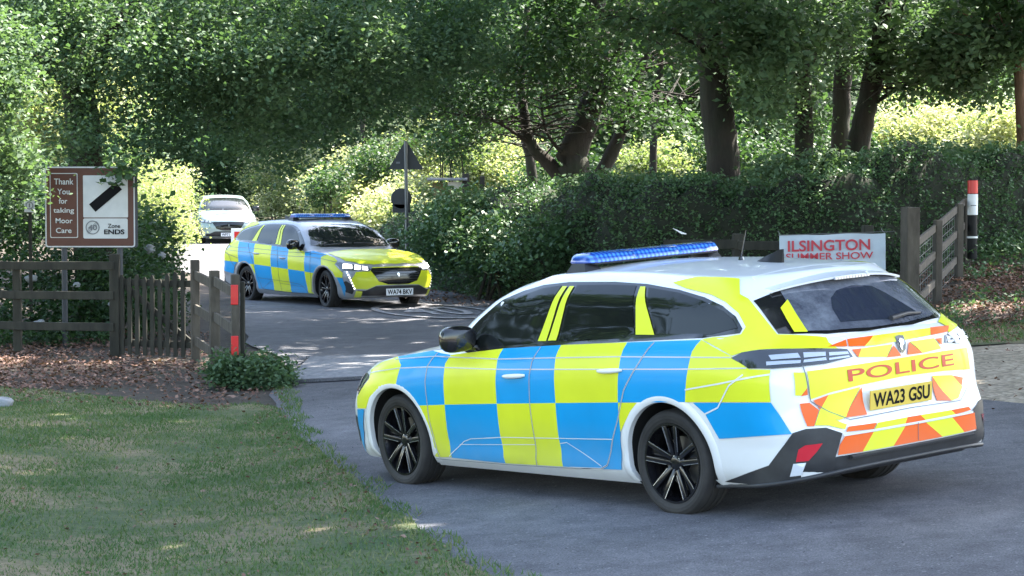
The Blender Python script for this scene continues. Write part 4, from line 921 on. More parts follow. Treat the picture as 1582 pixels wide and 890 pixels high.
# right hand group
specs = [(1243, 41, 'straight slim trunk, leftmost of the three close together behind the hedge', [(1243, 250), (1240, 150), (1238, 60), (1240, -20)], .19, .15),
         (1298, 43, 'dark trunk in the middle of the three close together behind the hedge', [(1298, 240), (1300, 160), (1305, 80), (1318, -10)], .20, .15),
         (1322, 41.5, 'forked trunk with branches reaching right, rightmost of the three close together', [(1325, 235), (1335, 180), (1350, 110), (1362, 50), (1365, -20)], .24, .15)]
for i, (u, y, lb, pts, r0, r1) in enumerate(specs):
    lob = []; b = gz(u, y)
    if i == 0: L(1170, 150, 40, 60, 50, .8, 46, 26, .22, .11, .8); L(1260, 30, 40, 90, 60, 1.2, 80, tn=.6, ls=.11); L(1235, 190, 41, 34, 30, .4, 14, tn=.7)
    if i == 1: L(1300, 20, 42, 120, 50, 1.4, 70, tn=.5, ls=.11); L(1290, 120, 42.6, 60, 60, .8, 24, tn=.4)
    if i == 2:
        L(1440, 60, 40.5, 120, 70, 1.5, 150, 26, .24, .12, .75); L(1540, 60, 40, 90, 75, 1.5, 110, tn=.55, ls=.12); L(1500, 130, 41, 110, 34, 1.1, 60, tn=.4, ls=.11); L(1400, 150, 41.5, 50, 26, .8, 16, tn=.4)
        for (x, yy, z, rx, ry, rz, n) in ((10, 38, 9.5, 5, 6, 3, 420), (10, 26, 9.5, 5, 6, 3, 420)): lob.append(((x, yy, z), (rx, ry, rz), n, 16, .45, .34, .4))
    ls_ = [([b]+[A(p, q, y) for p, q in pts], r0, r1)]
    if i == 2: ls_ += [([A(1345, 130, y), A(1390, 105, y), A(1440, 95, y-.3), A(1510, 60, y-.5)], .08, .02), ([A(1350, 100, y), A(1375, 60, y), A(1400, 0, y)], .09, .05), ([A(1338, 170, y), A(1400, 130, y-.3), A(1470, 120, y-.6)], .05, .015)]
    if i == 0: ls_ += [([A(1240, 120, y), A(1262, 70, y), A(1275, 0, y)], .08, .04)]
    tree('broadleaf_tree', lb, 'trees around the lane', b, ls_, lob, 'leaf_mid', 20+i, twig=9, foot=1.12)
lob = []; b = gz(1577, 40); L(1570, 20, 39.5, 70, 60, 1.2, 70, tn=.5, ls=.12)
tree('pine_tree', 'reddish sunlit trunk at the right edge of the view', 'trees around the lane', b, [([b, A(1580, 220, 40), A(1576, 120, 40), A(1573, 20, 40)], .13, .10), ([A(1575, 80, 40), A(1545, 40, 39.7), A(1520, -10, 39.5)], .04, .015)], lob, 'leaf_dark', 30, 'bark_sunlit')
# overhead wood, out of the picture, added to shade the junction
for k, (x, y, lb) in enumerate([(10.5, 17, 'unseen tall tree beyond the right edge of the road junction, added for shade'), (9.5, 24, 'unseen tall tree on the bank right of the marker post, added for shade')]):
    z0 = G2(x, y); lob = [((x-1.2, y+1, 9.5), (5.5, 5.2, 2.8), 620, 16, .45, .34, .4)] if k == 0 else [((x-2, y, 9.5), (5.5, 5, 2.8), 520, 16, .45, .34, .4)]
    if k == 0: lob += [((5.5, 13.5, 9), (4.5, 3.6, 2), 380, 16, .45, .34, .4), ((2.5, 21, 9.5), (4.2, 4.5, 2), 420, 16, .45, .34, .4), ((1.8, 16.2, 9), (3.4, 3.2, 1.3), 330, 16, .42, .30, .4), ((1.2, 27.6, 9.3), (3.8, 3.2, 1.3), 380, 16, .42, .30, .4)]  # crown lobes put far from the trunk where the ground needed shade
    tree('broadleaf_tree', lb, 'trees around the lane', (x, y, z0), [([(x, y, z0), (x, y, 4), (x-.3, y, 9)], .4, .2), ([(x, y, 5), (x-2, y, 7.5), (x-4, y, 9)], .15, .05)], lob, 'leaf_mid', 40+k)
for k, (x, y, lb) in enumerate([(-12.5, 20, 'tall tree on the far side of the lawn, beyond the left edge of the view'), (-12, 8, 'broad tree on the lawn to the left of the viewpoint')]):
    z0 = G2(x, y); lob = [((x, y, 6.5), (4.2, 5.2, 4.6), 680, 18, .36, .25, .4)]
    tree('broadleaf_tree', lb, 'trees around the lane', (x, y, z0), [([(x, y, z0), (x, y, 3), (x-.3, y, 8)], .35, .15), ([(x, y, 3.4), (x+1.4, y, 5), (x+3, y, 6)], .13, .04)], lob, 'leaf_mid', 45+k)
# lane-side trees behind the police car and the hatchback
bgs = [(318, 84, 'dark', 'dark trunk standing left of the lane behind the pale hatchback', .22), (470, 84, 'dark', 'slim dark trunk among the shrubs beyond the pale hatchback', .16), (560, 74, 'dark', 'thin trunk far behind the light bar of the silver police car', .10), (790, 70, 'dark', 'thin trunk far behind, left of the leaning tree', .10), (1010, 60, 'dark', 'thin trunk in the gap left of the stout trunk', .12), (1190, 58, 'dark', 'thin trunk in the gap right of the stout trunk', .13), (1480, 64, 'dark', 'thin trunk among the sunlit shrubs at the right', .14)]
for i, (u, y, _, lb, r0) in enumerate(bgs):
    lob = []; b = gz(u, y)
    if i != 2: L(u-20, 20, y, 140, 90, 2.4, 190, 26, .40, .15, .3)
    if i == 2: L(690, 110, 72, 60, 40, 1.5, 60, 40, .26, .10, .3)
    if i == 3: L(760, 170, 60, 90, 34, 1.2, 90, 40, .26, .10, .4)
    if i == 1: L(470, 165, 82, 100, 46, 2, 130, 40, .3, .12, .35)
    if i == 5: L(1200, 200, 56, 80, 46, 1.2, 120, 40, .26, .10, .3)
    if i == 0: L(300, 200, 86, 70, 90, 1.5, 120, 24, .5, .2, .3)
    tree('woodland_tree', lb, 'trees in the wood behind', b, [([b, A(u, 200, y), A(u+10*(-1)**i, 90, y), A(u-6, -30, y)], r0, r0*.6)], lob, 'leaf_dark', 50+i, twig=6)

# ------------------------------------------------------------------ shrubs and hedges
def shrub(name, label, cat, group, lob_, m, seed, stems=5, flat=.35):
    c = lob_[0][0]; bx_, by_ = float(c[0]), float(c[1]); base = (bx_, by_, G2(bx_, by_)); r = empty(name, label, cat, base, group=group); off = -Vector(base)
    g = random.Random(seed)
    for k in range(stems):
        st = MB(); l = lob_[g.randrange(len(lob_))]; q = Vector(l[0])+Vector((g.uniform(-.5, .5)*l[1][0], g.uniform(-.4, .4)*l[1][1], g.uniform(-.2, .6)*l[1][2])); p = Vector((q.x+g.uniform(-.3, .3), q.y, G2(q.x, q.y)-.05)); st.tube([p, (p+q)/2+Vector((g.uniform(-.15, .15), 0, 0)), q], [.035, .025, .01], 6)
        o = st.build('stem', M['bark'], r); o.location = off
    o = crown('foliage', lob_, M[m], r, seed, flat); o.location = off; return r
def SL(u, v, y, ru, rv, ry, n, per=24, sg=.2, ls=.1, tn=.5):
    s = y/3500; return (at(u, v, y), (ru*s, ry, rv*s), n, per, sg, ls, tn)
shrub('hedge_shrub', 'bright sunlit hedge on the left bank of the lane beside the brown sign', 'shrub', 'shrubs along the lane', [SL(235, 320, 54, 45, 62, 3.2, 300, 60, .2, .055, .5), SL(215, 270, 55, 30, 30, 2, 80, 60, .2, .055, .6), SL(262, 352, 56, 26, 34, 3, 100, 60, .18, .055, .6), SL(240, 285, 58, 40, 34, 2.5, 100, 60, ls=.06, tn=.6)], 'leaf_bright', 70)
shrub('ivy_bank_shrub', 'dark ivy and brambles on the bank behind the rail fence, under the brown sign', 'shrub', 'shrubs along the lane', [SL(120, 425, 31.5, 160, 42, .9, 230, 26, .14, .06, .35), SL(225, 420, 34.5, 38, 55, 1.2, 120, 26, .14, .07, .3), SL(20, 350, 33, 60, 50, 1.0, 90, 24, .2, .08, .35), SL(110, 490, 30.3, 140, 34, .7, 160, 26, .12, .055, .3), SL(60, 520, 29.2, 120, 12, .5, 60, 26, .08, .05, .4), SL(230, 470, 30.5, 60, 40, 1, 90, 26, .12, .055, .4), SL(225, 365, 36, 30, 34, 1, 50, tn=.4)], 'leaf_dark', 71)
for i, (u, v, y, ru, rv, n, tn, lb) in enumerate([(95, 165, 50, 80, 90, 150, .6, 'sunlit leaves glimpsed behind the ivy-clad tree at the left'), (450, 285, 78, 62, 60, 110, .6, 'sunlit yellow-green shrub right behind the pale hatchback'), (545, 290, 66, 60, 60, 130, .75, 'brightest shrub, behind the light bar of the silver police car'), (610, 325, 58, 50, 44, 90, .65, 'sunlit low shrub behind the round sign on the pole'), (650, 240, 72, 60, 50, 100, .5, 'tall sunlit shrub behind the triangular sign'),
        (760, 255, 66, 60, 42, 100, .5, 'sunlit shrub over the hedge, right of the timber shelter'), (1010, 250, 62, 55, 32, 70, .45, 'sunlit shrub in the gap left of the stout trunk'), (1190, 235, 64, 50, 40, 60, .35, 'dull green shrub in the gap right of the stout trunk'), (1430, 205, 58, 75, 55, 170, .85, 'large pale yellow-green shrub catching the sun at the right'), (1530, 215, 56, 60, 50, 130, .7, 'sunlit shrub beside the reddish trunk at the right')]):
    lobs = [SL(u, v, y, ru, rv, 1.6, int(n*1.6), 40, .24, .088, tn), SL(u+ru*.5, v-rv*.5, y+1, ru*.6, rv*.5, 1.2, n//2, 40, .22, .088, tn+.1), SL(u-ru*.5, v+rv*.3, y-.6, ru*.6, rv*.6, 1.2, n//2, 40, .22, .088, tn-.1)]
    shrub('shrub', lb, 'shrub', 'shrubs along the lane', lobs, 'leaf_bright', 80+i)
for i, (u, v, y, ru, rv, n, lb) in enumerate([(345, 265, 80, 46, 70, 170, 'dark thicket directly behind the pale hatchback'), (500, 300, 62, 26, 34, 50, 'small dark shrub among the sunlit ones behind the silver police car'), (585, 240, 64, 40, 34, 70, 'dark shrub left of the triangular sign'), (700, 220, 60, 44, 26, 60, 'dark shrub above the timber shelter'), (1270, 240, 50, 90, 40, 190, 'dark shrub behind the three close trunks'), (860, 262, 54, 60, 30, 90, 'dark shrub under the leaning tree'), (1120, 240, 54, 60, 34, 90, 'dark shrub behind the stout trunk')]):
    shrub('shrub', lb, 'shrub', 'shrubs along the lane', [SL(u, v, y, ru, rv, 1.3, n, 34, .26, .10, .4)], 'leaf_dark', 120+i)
shrub('leafy_bush', 'low bright green bush growing round the foot of the red-banded post', 'bush', None, [(np.array([-2.72, 23.9, -.10]), (.44, .40, .20), 150, 24, .07, .045, .6), (np.array([-3.02, 23.8, -.05]), (.20, .25, .18), 50, 24, .06, .045, .5), (np.array([-2.55, 23.7, -.1]), (.25, .25, .18), 50, 24, .06, .045, .6)], 'leaf_mid', 95)
# ivy covered hedge
def hedge(name, label, path, hgt, wid, n_per_m2, ls, m, seed, extra=None):
    g = np.random.default_rng(seed); base = path[0]; r = empty(name, label, 'hedge', (base[0], base[1], G2(*base[:2])), group=None); off = -Vector(r.location)
    V = []; K = 14; SEG = 10; cents = []; nrm = []
    P = [Vector(p) for p in path]; full = []
    for i in range(len(P)-1):
        for k in range(SEG): full.append(P[i].lerp(P[i+1], k/SEG))
    full.append(P[-1]); hs = np.interp(np.linspace(0, len(P)-1, len(full)), range(len(P)), hgt)
    ph = random.Random(seed)
    for i, p in enumerate(full):
        t = (full[min(i+1, len(full)-1)]-full[max(i-1, 0)]); t.normalize(); sd = Vector((t.y, -t.x)); h = hs[i]*(1+.05*math.sin(i*.7)+.04*math.sin(i*1.9+1)); w = wid*(1+.12*math.sin(i*.53+2))
        for k in range(K+1):
            a = math.pi*k/K; c, s = math.cos(a), math.sin(a); c = math.copysign(abs(c)**.6, c); s = s**.45
            bz = G2(p.x, p.y); j = 1+.07*ph.uniform(-1, 1); V.append((p.x+sd.x*c*w*j, p.y+sd.y*c*w*j, bz-.1+(h+.1)*s*j))
    n = K+1; F = [(i*n+k, i*n+k+1, (i+1)*n+k+1, (i+1)*n+k) for i in range(len(full)-1) for k in range(K)]; F += [tuple(range(n))[::-1], tuple((len(full)-1)*n+k for k in range(n))]
    core = link_mesh('branches', V, F, M['hedge_core'], r, 180); core.location = off
    V = np.array(V); C = []
    for i in range(len(full)-1):
        for k in range(K):
            q = V[[i*n+k, i*n+k+1, (i+1)*n+k+1, (i+1)*n+k]]; ar = np.linalg.norm(np.cross(q[1]-q[0], q[3]-q[0])); m_ = g.poisson(ar*n_per_m2)
            if m_:
                a, b2 = g.random((2, m_, 1)); pts = q[0]*(1-a)*(1-b2)+q[1]*a*(1-b2)+q[2]*a*b2+q[3]*(1-a)*b2; nn_ = np.cross(q[1]-q[0], q[3]-q[0]); nn_ /= np.linalg.norm(nn_)+1e-9; mid = V.reshape(-1, n, 3)[i].mean(0); nn_ *= np.sign(np.dot(nn_, q.mean(0)-mid)) or 1
                C.append(pts+nn_*g.uniform(-.02, .14, (m_, 1)))
    C = np.concatenate(C); v, f, t = leaves(C, 7, .07, ls, seed, .25, .5, .3, (1, 1, 1)); o = fast_mesh('foliage', v, f, M[m], r, attr=t); o.location = off; return r
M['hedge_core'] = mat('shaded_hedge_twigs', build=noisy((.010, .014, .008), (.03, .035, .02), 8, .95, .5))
hedge('ivy_hedge', 'long clipped dark green ivy hedge running behind the near police car', [(-2.0, 47.5), (-.9, 44.5), (.2, 41), (1.6, 38.3), (3.2, 36.6), (5.2, 35.9), (7.2, 37.3), (9.5, 38.6), (13, 39)], [1.35, 1.6, 1.85, 1.95, 1.95, 1.95, 1.5, 1.45, 1.5], .75, 125, .05, 'leaf_ivy', 101)
shrub('woodland_shrub', 'dark green holly shrub filling the left end of the ivy hedge', 'shrub', 'shrubs along the lane', [SL(690, 375, 41, 48, 56, .8, 130, 26, .17, .08, .45), SL(760, 385, 39.5, 50, 52, .9, 110, 26, .17, .08, .35), SL(830, 375, 38, 45, 45, .8, 80, 26, .17, .08, .4), SL(720, 320, 41.5, 60, 26, .7, 60, 26, .17, .08, .6)], 'leaf_ivy', 102)
shrub('hedge_top_shrub', 'loose leafy growth topping the hedge below the three close trunks', 'shrub', 'shrubs along the lane', [SL(1300, 266, 38.3, 150, 20, .7, 190, 30, .15, .085, .95), SL(1480, 255, 38.6, 120, 22, .8, 170, 30, .15, .085, .9), SL(1000, 286, 39, 180, 10, .6, 110, 26, .12, .075, .8), SL(1540, 300, 38.6, 60, 34, .6, 60, 24, .15, .09, .4)], 'leaf_mid', 103)  # high leaf tones put the light on the hedge top into its colour
g2 = np.random.default_rng(77); X = g2.uniform(6.2, 12, 420); Y = g2.uniform(33, 37.6, 420); Z = np.array([G2(a, b_) for a, b_ in zip(X, Y)])+g2.uniform(0, .35, 420)*(Y > 34.5)
v, f, t = leaves(np.stack([X, Y, Z], 1), 30, .13, .055, 7, .3, .4, .35)
tag(fast_mesh('bank_undergrowth', v, f, M['leaf_ivy'], attr=t), 'low green growth on the bank behind the marker post', 'undergrowth', kind='stuff')
v, f, t = leaves(np.stack([g2.uniform(4.9, 8.5, 130), g2.uniform(26.3, 31, 130), [0.0]*130], 1), 30, .12, .05, 9, .3, .3, .3, (1, 1, .25)); v[:, 2] += np.array([G2(a, b_)+.05 for a, b_ in v[:, :2]])
tag(fast_mesh('bank_weeds', v, f, M['leaf_mid'], attr=t), 'patchy weeds in the fallen leaves below the right fence', 'weeds', kind='stuff')
# the wood far behind, one mass
g0 = np.random.default_rng(5); n0 = 3600; cx = g0.uniform(-34, 42, n0); cy = 92+g0.uniform(-3, 3, n0)+4*np.sin(cx*.2); cz = g0.uniform(-1, 15, n0)
keep = g0.random(n0) < np.where(cz > 6, .92, 1.0); v, f, t = leaves(np.stack([cx, cy, cz], 1)[keep], 24, .75, .34, 5, .3, .45, .33)
tag(fast_mesh('distant_wood', v, f, M['leaf_mid'], attr=t), 'far wood of sunlit leaves closing the view', 'woodland', kind='stuff')
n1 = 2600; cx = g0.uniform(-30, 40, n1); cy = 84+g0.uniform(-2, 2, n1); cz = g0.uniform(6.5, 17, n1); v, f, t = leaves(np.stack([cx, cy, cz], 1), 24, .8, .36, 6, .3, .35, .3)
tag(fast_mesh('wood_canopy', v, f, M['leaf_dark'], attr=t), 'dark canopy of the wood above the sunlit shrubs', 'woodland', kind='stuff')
v, f, t = leaves(np.stack([g0.uniform(-16, -10.5, 420), g0.uniform(54, 86, 420), g0.uniform(0, 7, 420)], 1), 26, .5, .2, 8, .3, .4, .3)
tag(fast_mesh('lane_bank_growth', v, f, M['leaf_mid'], attr=t), 'tangled undergrowth on the left bank of the lane beyond the bright hedge', 'undergrowth', kind='stuff')

# ------------------------------------------------------------------ grass, leaf litter
def blades(name, poly, dens, h, w, seed, ymax=99):
    g = np.random.default_rng(seed); P = np.array(poly); x0, y0 = P.min(0); x1, y1 = P.max(0); x0 = max(x0, -8); y0 = max(y0, 9.5)
    n = int((x1-x0)*(y1-y0)*dens); X = g.uniform(x0, x1, n); Y = g.uniform(y0, y1, n); k = pip(poly, X, Y) & (np.abs(X) < Y*.25+.6)
    patch = .5+.3*np.sin(X*1.3+np.sin(Y*.9)*2)*np.sin(Y*1.1+X*.4)+.3*np.sin(X*4.1+2*np.sin(Y*1.7))*np.sin(Y*3.3+1.5*np.sin(X*2.2)); patch = np.clip(patch, 0, 1); k &= g.random(n) < .30+.70*patch; X, Y, patch = X[k], Y[k], patch[k]; n = len(X)
    Z = np.array([G2(a, b_) for a, b_ in zip(X, Y)])+.028
    a = g.uniform(0, 6.283, n); hh = h*g.uniform(.5, 1.4, n); lean = g.normal(0, .55, (n, 2))*hh[:, None]; ww = w*g.uniform(.7, 1.4, n)
    B1 = np.stack([X-np.cos(a)*ww, Y-np.sin(a)*ww, Z], 1); B2 = np.stack([X+np.cos(a)*ww, Y+np.sin(a)*ww, Z], 1); T = np.stack([X+lean[:, 0], Y+lean[:, 1], Z+hh], 1)
    V = np.stack([B1, B2, T], 1).reshape(-1, 3); tone = np.clip(.62-.45*patch+g.normal(0, .2, n), 0, 1)
    return fast_mesh(name, V, np.arange(n*3).reshape(-1, 3), M['grass_blade'], attr=tone)
tag(blades('grass', lawn_poly, 2300, .026, .0045, 201), 'short green grass of the lawn at the lower left', 'grass', kind='stuff')
fringe = [(x+.05, y) for x, y in LEFT if 9 < y < 26.5]+[(x+.26+.08*math.sin(y*5), y) for x, y in LEFT if 9 < y < 26.5][::-1]
tag(blades('edge_grass', fringe, 1100, .035, .005, 203), 'straggling grass creeping over the edge of the asphalt', 'grass', kind='stuff')
tag(blades('verge_grass', verge_poly, 620, .035, .006, 202), 'rough grass of the verge at the right', 'grass', kind='stuff')
def litter(name, label, regions, seed, size=.055):
    g = np.random.default_rng(seed); Vs, Ts = [], []
    for poly, dens, sz in regions:
        P = np.array(poly); x0, y0 = P.min(0); x1, y1 = P.max(0); n = int((x1-x0)*(y1-y0)*dens); X = g.uniform(x0, x1, n); Y = g.uniform(y0, y1, n)
        k = pip(poly, X, Y) & (g.random(n) < .35+.65*(.5+.5*np.sin(X*2.1+Y)*np.sin(Y*1.7-X))); X, Y = X[k], Y[k]; Vs.append(np.stack([X, Y, [G2(a, b_)+.035 for a, b_ in zip(X, Y)], np.full(len(X), sz)], 1))
    C = np.concatenate(Vs); n = len(C); P = C[:, :3]+np.stack([np.zeros(n), np.zeros(n), g.uniform(0, .02, n)], 1)
    N = g.normal(size=(n, 3))*.45; N[:, 2] = 1; N /= np.linalg.norm(N, axis=1)[:, None]; A_ = g.normal(size=(n, 3)); A_ -= N*(A_*N).sum(1)[:, None]; A_ /= np.linalg.norm(A_, axis=1)[:, None]; B_ = np.cross(N, A_); s = C[:, 3:4]*g.uniform(.5, 1.3, (n, 1))
    V = np.stack([P-A_*s*.6, P+B_*s*.42, P+A_*s*.6, P-B_*s*.42], 1).reshape(-1, 3)
    return tag(fast_mesh(name, V, np.arange(n*4).reshape(-1, 4), M['leaf_dry'], attr=np.clip(g.normal(.5, .3, n), 0, 1)), label, 'leaf litter', kind='stuff')
litter('leaf_litter', 'brown fallen leaves scattered under the rail fence and over the lawn', [
    ([(-9, 24), (-5.0, 23.4), (-3.3, 24.4), (-3.6, 26.6), (-5, 27.8), (-9, 30)], 420, .042), ([(-9, 24.4), (-5.6, 24.2), (-4.4, 25.4), (-5.0, 26.6), (-9, 28)], 420, .045), ([(-9, 28), (-3.8, 27.3), (-3.6, 26.9), (-4, 31), (-9, 33)], 260, .045), (lawn_poly[:], 14, .028), ([(-3.3, 21.6), (-2.5, 21), (-2.7, 26), (-3.4, 26)], 90, .045), ([(-8, 22.2), (-4.4, 21.9), (-2.6, 21.2), (-3.2, 24.6), (-5, 24.4), (-8, 25)], 170, .038), ([(x-.22, y) for x, y in LEFT if 9.5 < y < 24]+[(x+.14, y) for x, y in LEFT if 9.5 < y < 24][::-1], 130, .026)], 301)
litter('bank_leaf_litter', 'pinkish brown fallen leaves on the bank below the marker post', [([(4.9, 27), (6.2, 26.6), (7.8, 28), (8.6, 33), (7.4, 35.5), (5.8, 34), (4.8, 30)], 520, .045), ([(4.5, 26), (9, 25.4), (11, 34), (8, 37), (4.5, 34)], 160, .042), (verge_poly, 110, .04), (gravel_poly, 14, .035), ([(-1.9, 40), (-.5, 37), (.6, 38.5), (-.6, 42), (-2, 46)], 60, .06)], 302)
g1 = np.random.default_rng(9); nn_ = 5200; X = g1.uniform(-3.2, 7.5, nn_); Y = g1.uniform(9.5, 30, nn_); k = pip(road_poly, X, Y)
dist = np.array([min((np.array(LEFT)-(a, b_))[:, 0]**2+(np.array(LEFT)-(a, b_))[:, 1]**2) for a, b_ in zip(X, Y)])**.5; k &= g1.random(nn_) < np.exp(-dist*1.6)+.012; X, Y = X[k], Y[k]; Vs = []; Fs = []
for i, (a, b_) in enumerate(zip(X, Y)):
    r = g1.uniform(.003, .009); z = G2(a, b_)+.024; n = len(Vs); Vs += [(a-r, b_-r*.6, z), (a+r*.8, b_-r, z), (a+r, b_+r*.7, z), (a-r*.7, b_+r, z), (a, b_, z+r*.9)]; Fs += [(n, n+1, n+4), (n+1, n+2, n+4), (n+2, n+3, n+4), (n+3, n, n+4)]
tag(link_mesh('loose_grit', Vs, Fs, M['asphalt']), 'loose grit along the edge of the asphalt', 'grit', kind='stuff')
# ------------------------------------------------------------------ fences, gate, posts
def wood(c1, c2): return noisy(c1, c2, 9, .9, .5, 14, stretch=(1, 1, .3), bdist=.01)
M['wood'] = mat('weathered_wood', build=wood((.045, .038, .030), (.105, .092, .074))); M['wood_dark'] = mat('dark_wood', build=wood((.016, .016, .012), (.042, .040, .030)))  # second wood is a darker tone of the weathered one
M['reflect_red'] = mat('red_reflector_band', (.62, .006, .012), .35, coat=.5); M['white_band'] = mat('white_band', (.78, .80, .82), .4)
def post(p, top, w, mt, parent, rot=0, cap=.012):
    z0 = G2(p[0], p[1]); m = MB(); Mx = Matrix.Translation((p[0], p[1], 0)) @ Matrix.Rotation(rot, 4, 'Z'); m.box((-w/2, -w/2, z0-.2), (w/2, w/2, z0+top), 0, Mx, cap); return m.build('post', mt, parent)
def put(o, root): o.location = -Vector(root.location); return o
def zg(p): return G2(p[0], p[1])
GP1, GP2 = (-4.79, 27.3), (-3.76, 26.85)
f = empty('rail_fence', 'dark weathered three-rail fence on the left, in front of the ivy bank', 'fence', (*GP1, zg(GP1)))
FL = [GP1, (-6.1, 27.9), (-7.4, 28.5), (-8.8, 29.1)]
for p in FL: put(post(p, 1.27 if p is GP1 else 1.12, .12 if p is GP1 else .10, M['wood_dark'], f), f)
for i in range(3):
    for h in (.36, .74, 1.10):
        a, b = FL[i], FL[i+1]; m = MB(); m.beam((a[0], a[1]-.07, zg(a)+h+.03*(i == 0)), (b[0], b[1]-.07, zg(b)+h), .035, .10, 0, .006); put(m.build('rail', M['wood_dark'], f), f)
g = empty('picket_gate', 'narrow dark picket gate between the rail fence and the roadside fence', 'gate', (*GP2, zg(GP2)))
a, b = Vector((*GP1, 0)), Vector((*GP2, 0)); d = (b-a).normalized(); nrm_ = Vector((-d.y, d.x, 0))
for k in range(9):
    q = a+d*(.10+.107*k); z0 = G2(q.x, q.y); h = (1.02, .99, 1.03, 1.0, 1.02, .98, 1.05, 1.07, 1.09)[k]; m = MB(); Mx = Matrix.Translation((q.x, q.y, z0)) @ Matrix.Rotation(math.atan2(d.y, d.x), 4, 'Z')
    m.add([Mx @ Vector(v) for v in [(-.027, -.011, .06), (.027, -.011, .06), (.027, -.011, h-.04), (.012, -.011, h), (-.012, -.011, h), (-.027, -.011, h-.04), (-.027, .011, .06), (.027, .011, .06), (.027, .011, h-.04), (.012, .011, h), (-.012, .011, h), (-.027, .011, h-.04)]],
          [(0, 1, 2, 3, 4, 5), (11, 10, 9, 8, 7, 6)]+[(j, (j+1) % 6, (j+1) % 6+6, j+6) for j in range(6)]); put(m.build('picket', M['wood_dark'], g), g)
for z in (.20, .93):
    m = MB(); q0, q1 = a+d*.07+nrm_*.035, b-d*.06+nrm_*.035; m.beam((q0.x, q0.y, G2(q0.x, q0.y)+z), (q1.x, q1.y, G2(q1.x, q1.y)+z), .04, .08, 0, .005); put(m.build('rail', M['wood_dark'], g), g)
m = MB(); q0, q1 = a+d*.1+nrm_*.04, b-d*.1+nrm_*.04; m.beam((q0.x, q0.y, G2(q0.x, q0.y)+.9), (q1.x, q1.y, G2(q1.x, q1.y)+.24), .035, .07, 0, .005); put(m.build('brace', M['wood_dark'], g), g)
PR = [GP2, (-3.36, 25.55), (-2.93, 23.95)]
f = empty('rail_fence', 'short brown fence running from the picket gate to the red-banded post by the road', 'fence', (*PR[0], zg(PR[0])))
for p, h, w in zip(PR, (1.22, 1.16, 1.20), (.10, .11, .085)): put(post(p, h, w, M['wood'], f, .3), f)
for i in range(2):
    for h in (.22, .60, 1.0):
        a_, b_ = PR[i], PR[i+1]; m = MB(); m.beam((a_[0], a_[1], zg(a_)+h+.04), (b_[0], b_[1], zg(b_)+h), .035, .11, 0, .006); put(m.build('rail', M['wood'], f), f)
m = MB(); m.box((PR[2][0]+.045, PR[2][1]+.05, zg(PR[2])-.1), (PR[2][0]+.09, PR[2][1]+.14, zg(PR[2])+1.12), 0, None, .01); put(m.build('post', M['wood_dark'], f), f)
for z in (.98, .44):
    m = MB(); m.box((PR[2][0]-.045, PR[2][1]-.062, zg(PR[2])+z-.10), (PR[2][0]+.032, PR[2][1]-.044, zg(PR[2])+z+.11), 0, Matrix.Translation((*PR[2], 0)) @ Matrix.Rotation(.1, 4, 'Z') @ Matrix.Translation((-PR[2][0], -PR[2][1], 0)), .006)
    put(m.build('reflector', M['reflect_red'], f), f)
# gate post and fences on the right
BP = (4.92, 28.0)
o = MB(); z0 = zg(BP); Mx = Matrix.Translation((*BP, 0)) @ Matrix.Rotation(.35, 4, 'Z'); o.box((-.09, -.09, z0-.2), (.09, .09, 1.62), 0, Mx, .014); o = o.build('gate_post', M['wood']); tag(o, 'thick square weathered post at the right end of the banner', 'post')
f = empty('rail_fence', 'wire-backed rail fence climbing the bank from the thick post to the marker post', 'fence', (5.0, 28.2, zg((5, 28.2))))
FR = [(5.05, 28.3), (5.75, 30.6), (6.55, 33.2), (7.0, 34.9)]
for p, h in zip(FR[1:], (1.15, 1.12, 1.1)): put(post(p, h, .10, M['wood'], f, .3), f)
for i in range(3):
    for h in (.30, .68, 1.04):
        a_, b_ = FR[i], FR[i+1]; m = MB(); m.beam((a_[0]-.04, a_[1], zg(a_)+h), (b_[0]-.04, b_[1], zg(b_)+h), .04, .10, 0, .006); put(m.build('rail', M['wood'], f), f)
m = MB()
for i in range(3):
    a_, b_ = Vector((*FR[i], zg(FR[i]))), Vector((*FR[i+1], zg(FR[i+1])))
    for k in range(9): q = a_.lerp(b_, k/9)+Vector((-.07, 0, 0)); m.tube([q, q+Vector((0, 0, 1.0))], .0035, 4)
    for h in np.arange(.08, 1.05, .12): m.tube([a_+Vector((-.07, 0, h)), b_+Vector((-.07, 0, h))], .0035, 4)
M['wire'] = mat('galvanised_wire', (.2, .2, .2), .5, metal=.7); put(m.build('wire_mesh', M['wire'], f), f)
f = empty('rail_fence', 'low brown fence behind the roof of the near police car', 'fence', (2.1, 29.6, zg((2.1, 29.6))))
FM = [(2.02, 30.2), (2.95, 29.6), (4.55, 29.0)]
for p, h in zip(FM, (1.10, 1.30, 1.36)): put(post(p, h, .13, M['wood_dark'], f, .2), f)
for i in range(2):
    for h in (.55, .92, 1.17):
        a_, b_ = FM[i], FM[i+1]; m = MB(); m.beam((a_[0], a_[1]-.08, 1.10-1.17+h), (b_[0], b_[1]-.08, 1.10-1.17+h+.02), .04, .12, 0, .006); put(m.build('rail', M['wood_dark'], f), f)
m = MB(); c = Vector(at(1050, 358, 30)); m.add([(c+Vector(v))[:] for v in [(-.09, 0, .04), (.0, .02, .0), (.09, 0, -.035), (.02, -.06, -.03), (-.09, 0, .05), (.0, .02, .01), (.09, 0, -.025), (.02, -.06, -.02)]], [(0, 1, 2, 3), (7, 6, 5, 4), (0, 1, 5, 4), (1, 2, 6, 5), (2, 3, 7, 6), (3, 0, 4, 7)])
tag(m.build('paper_scrap', M['white_band']), 'scrap of white paper caught on the low fence above the light bar', 'paper')
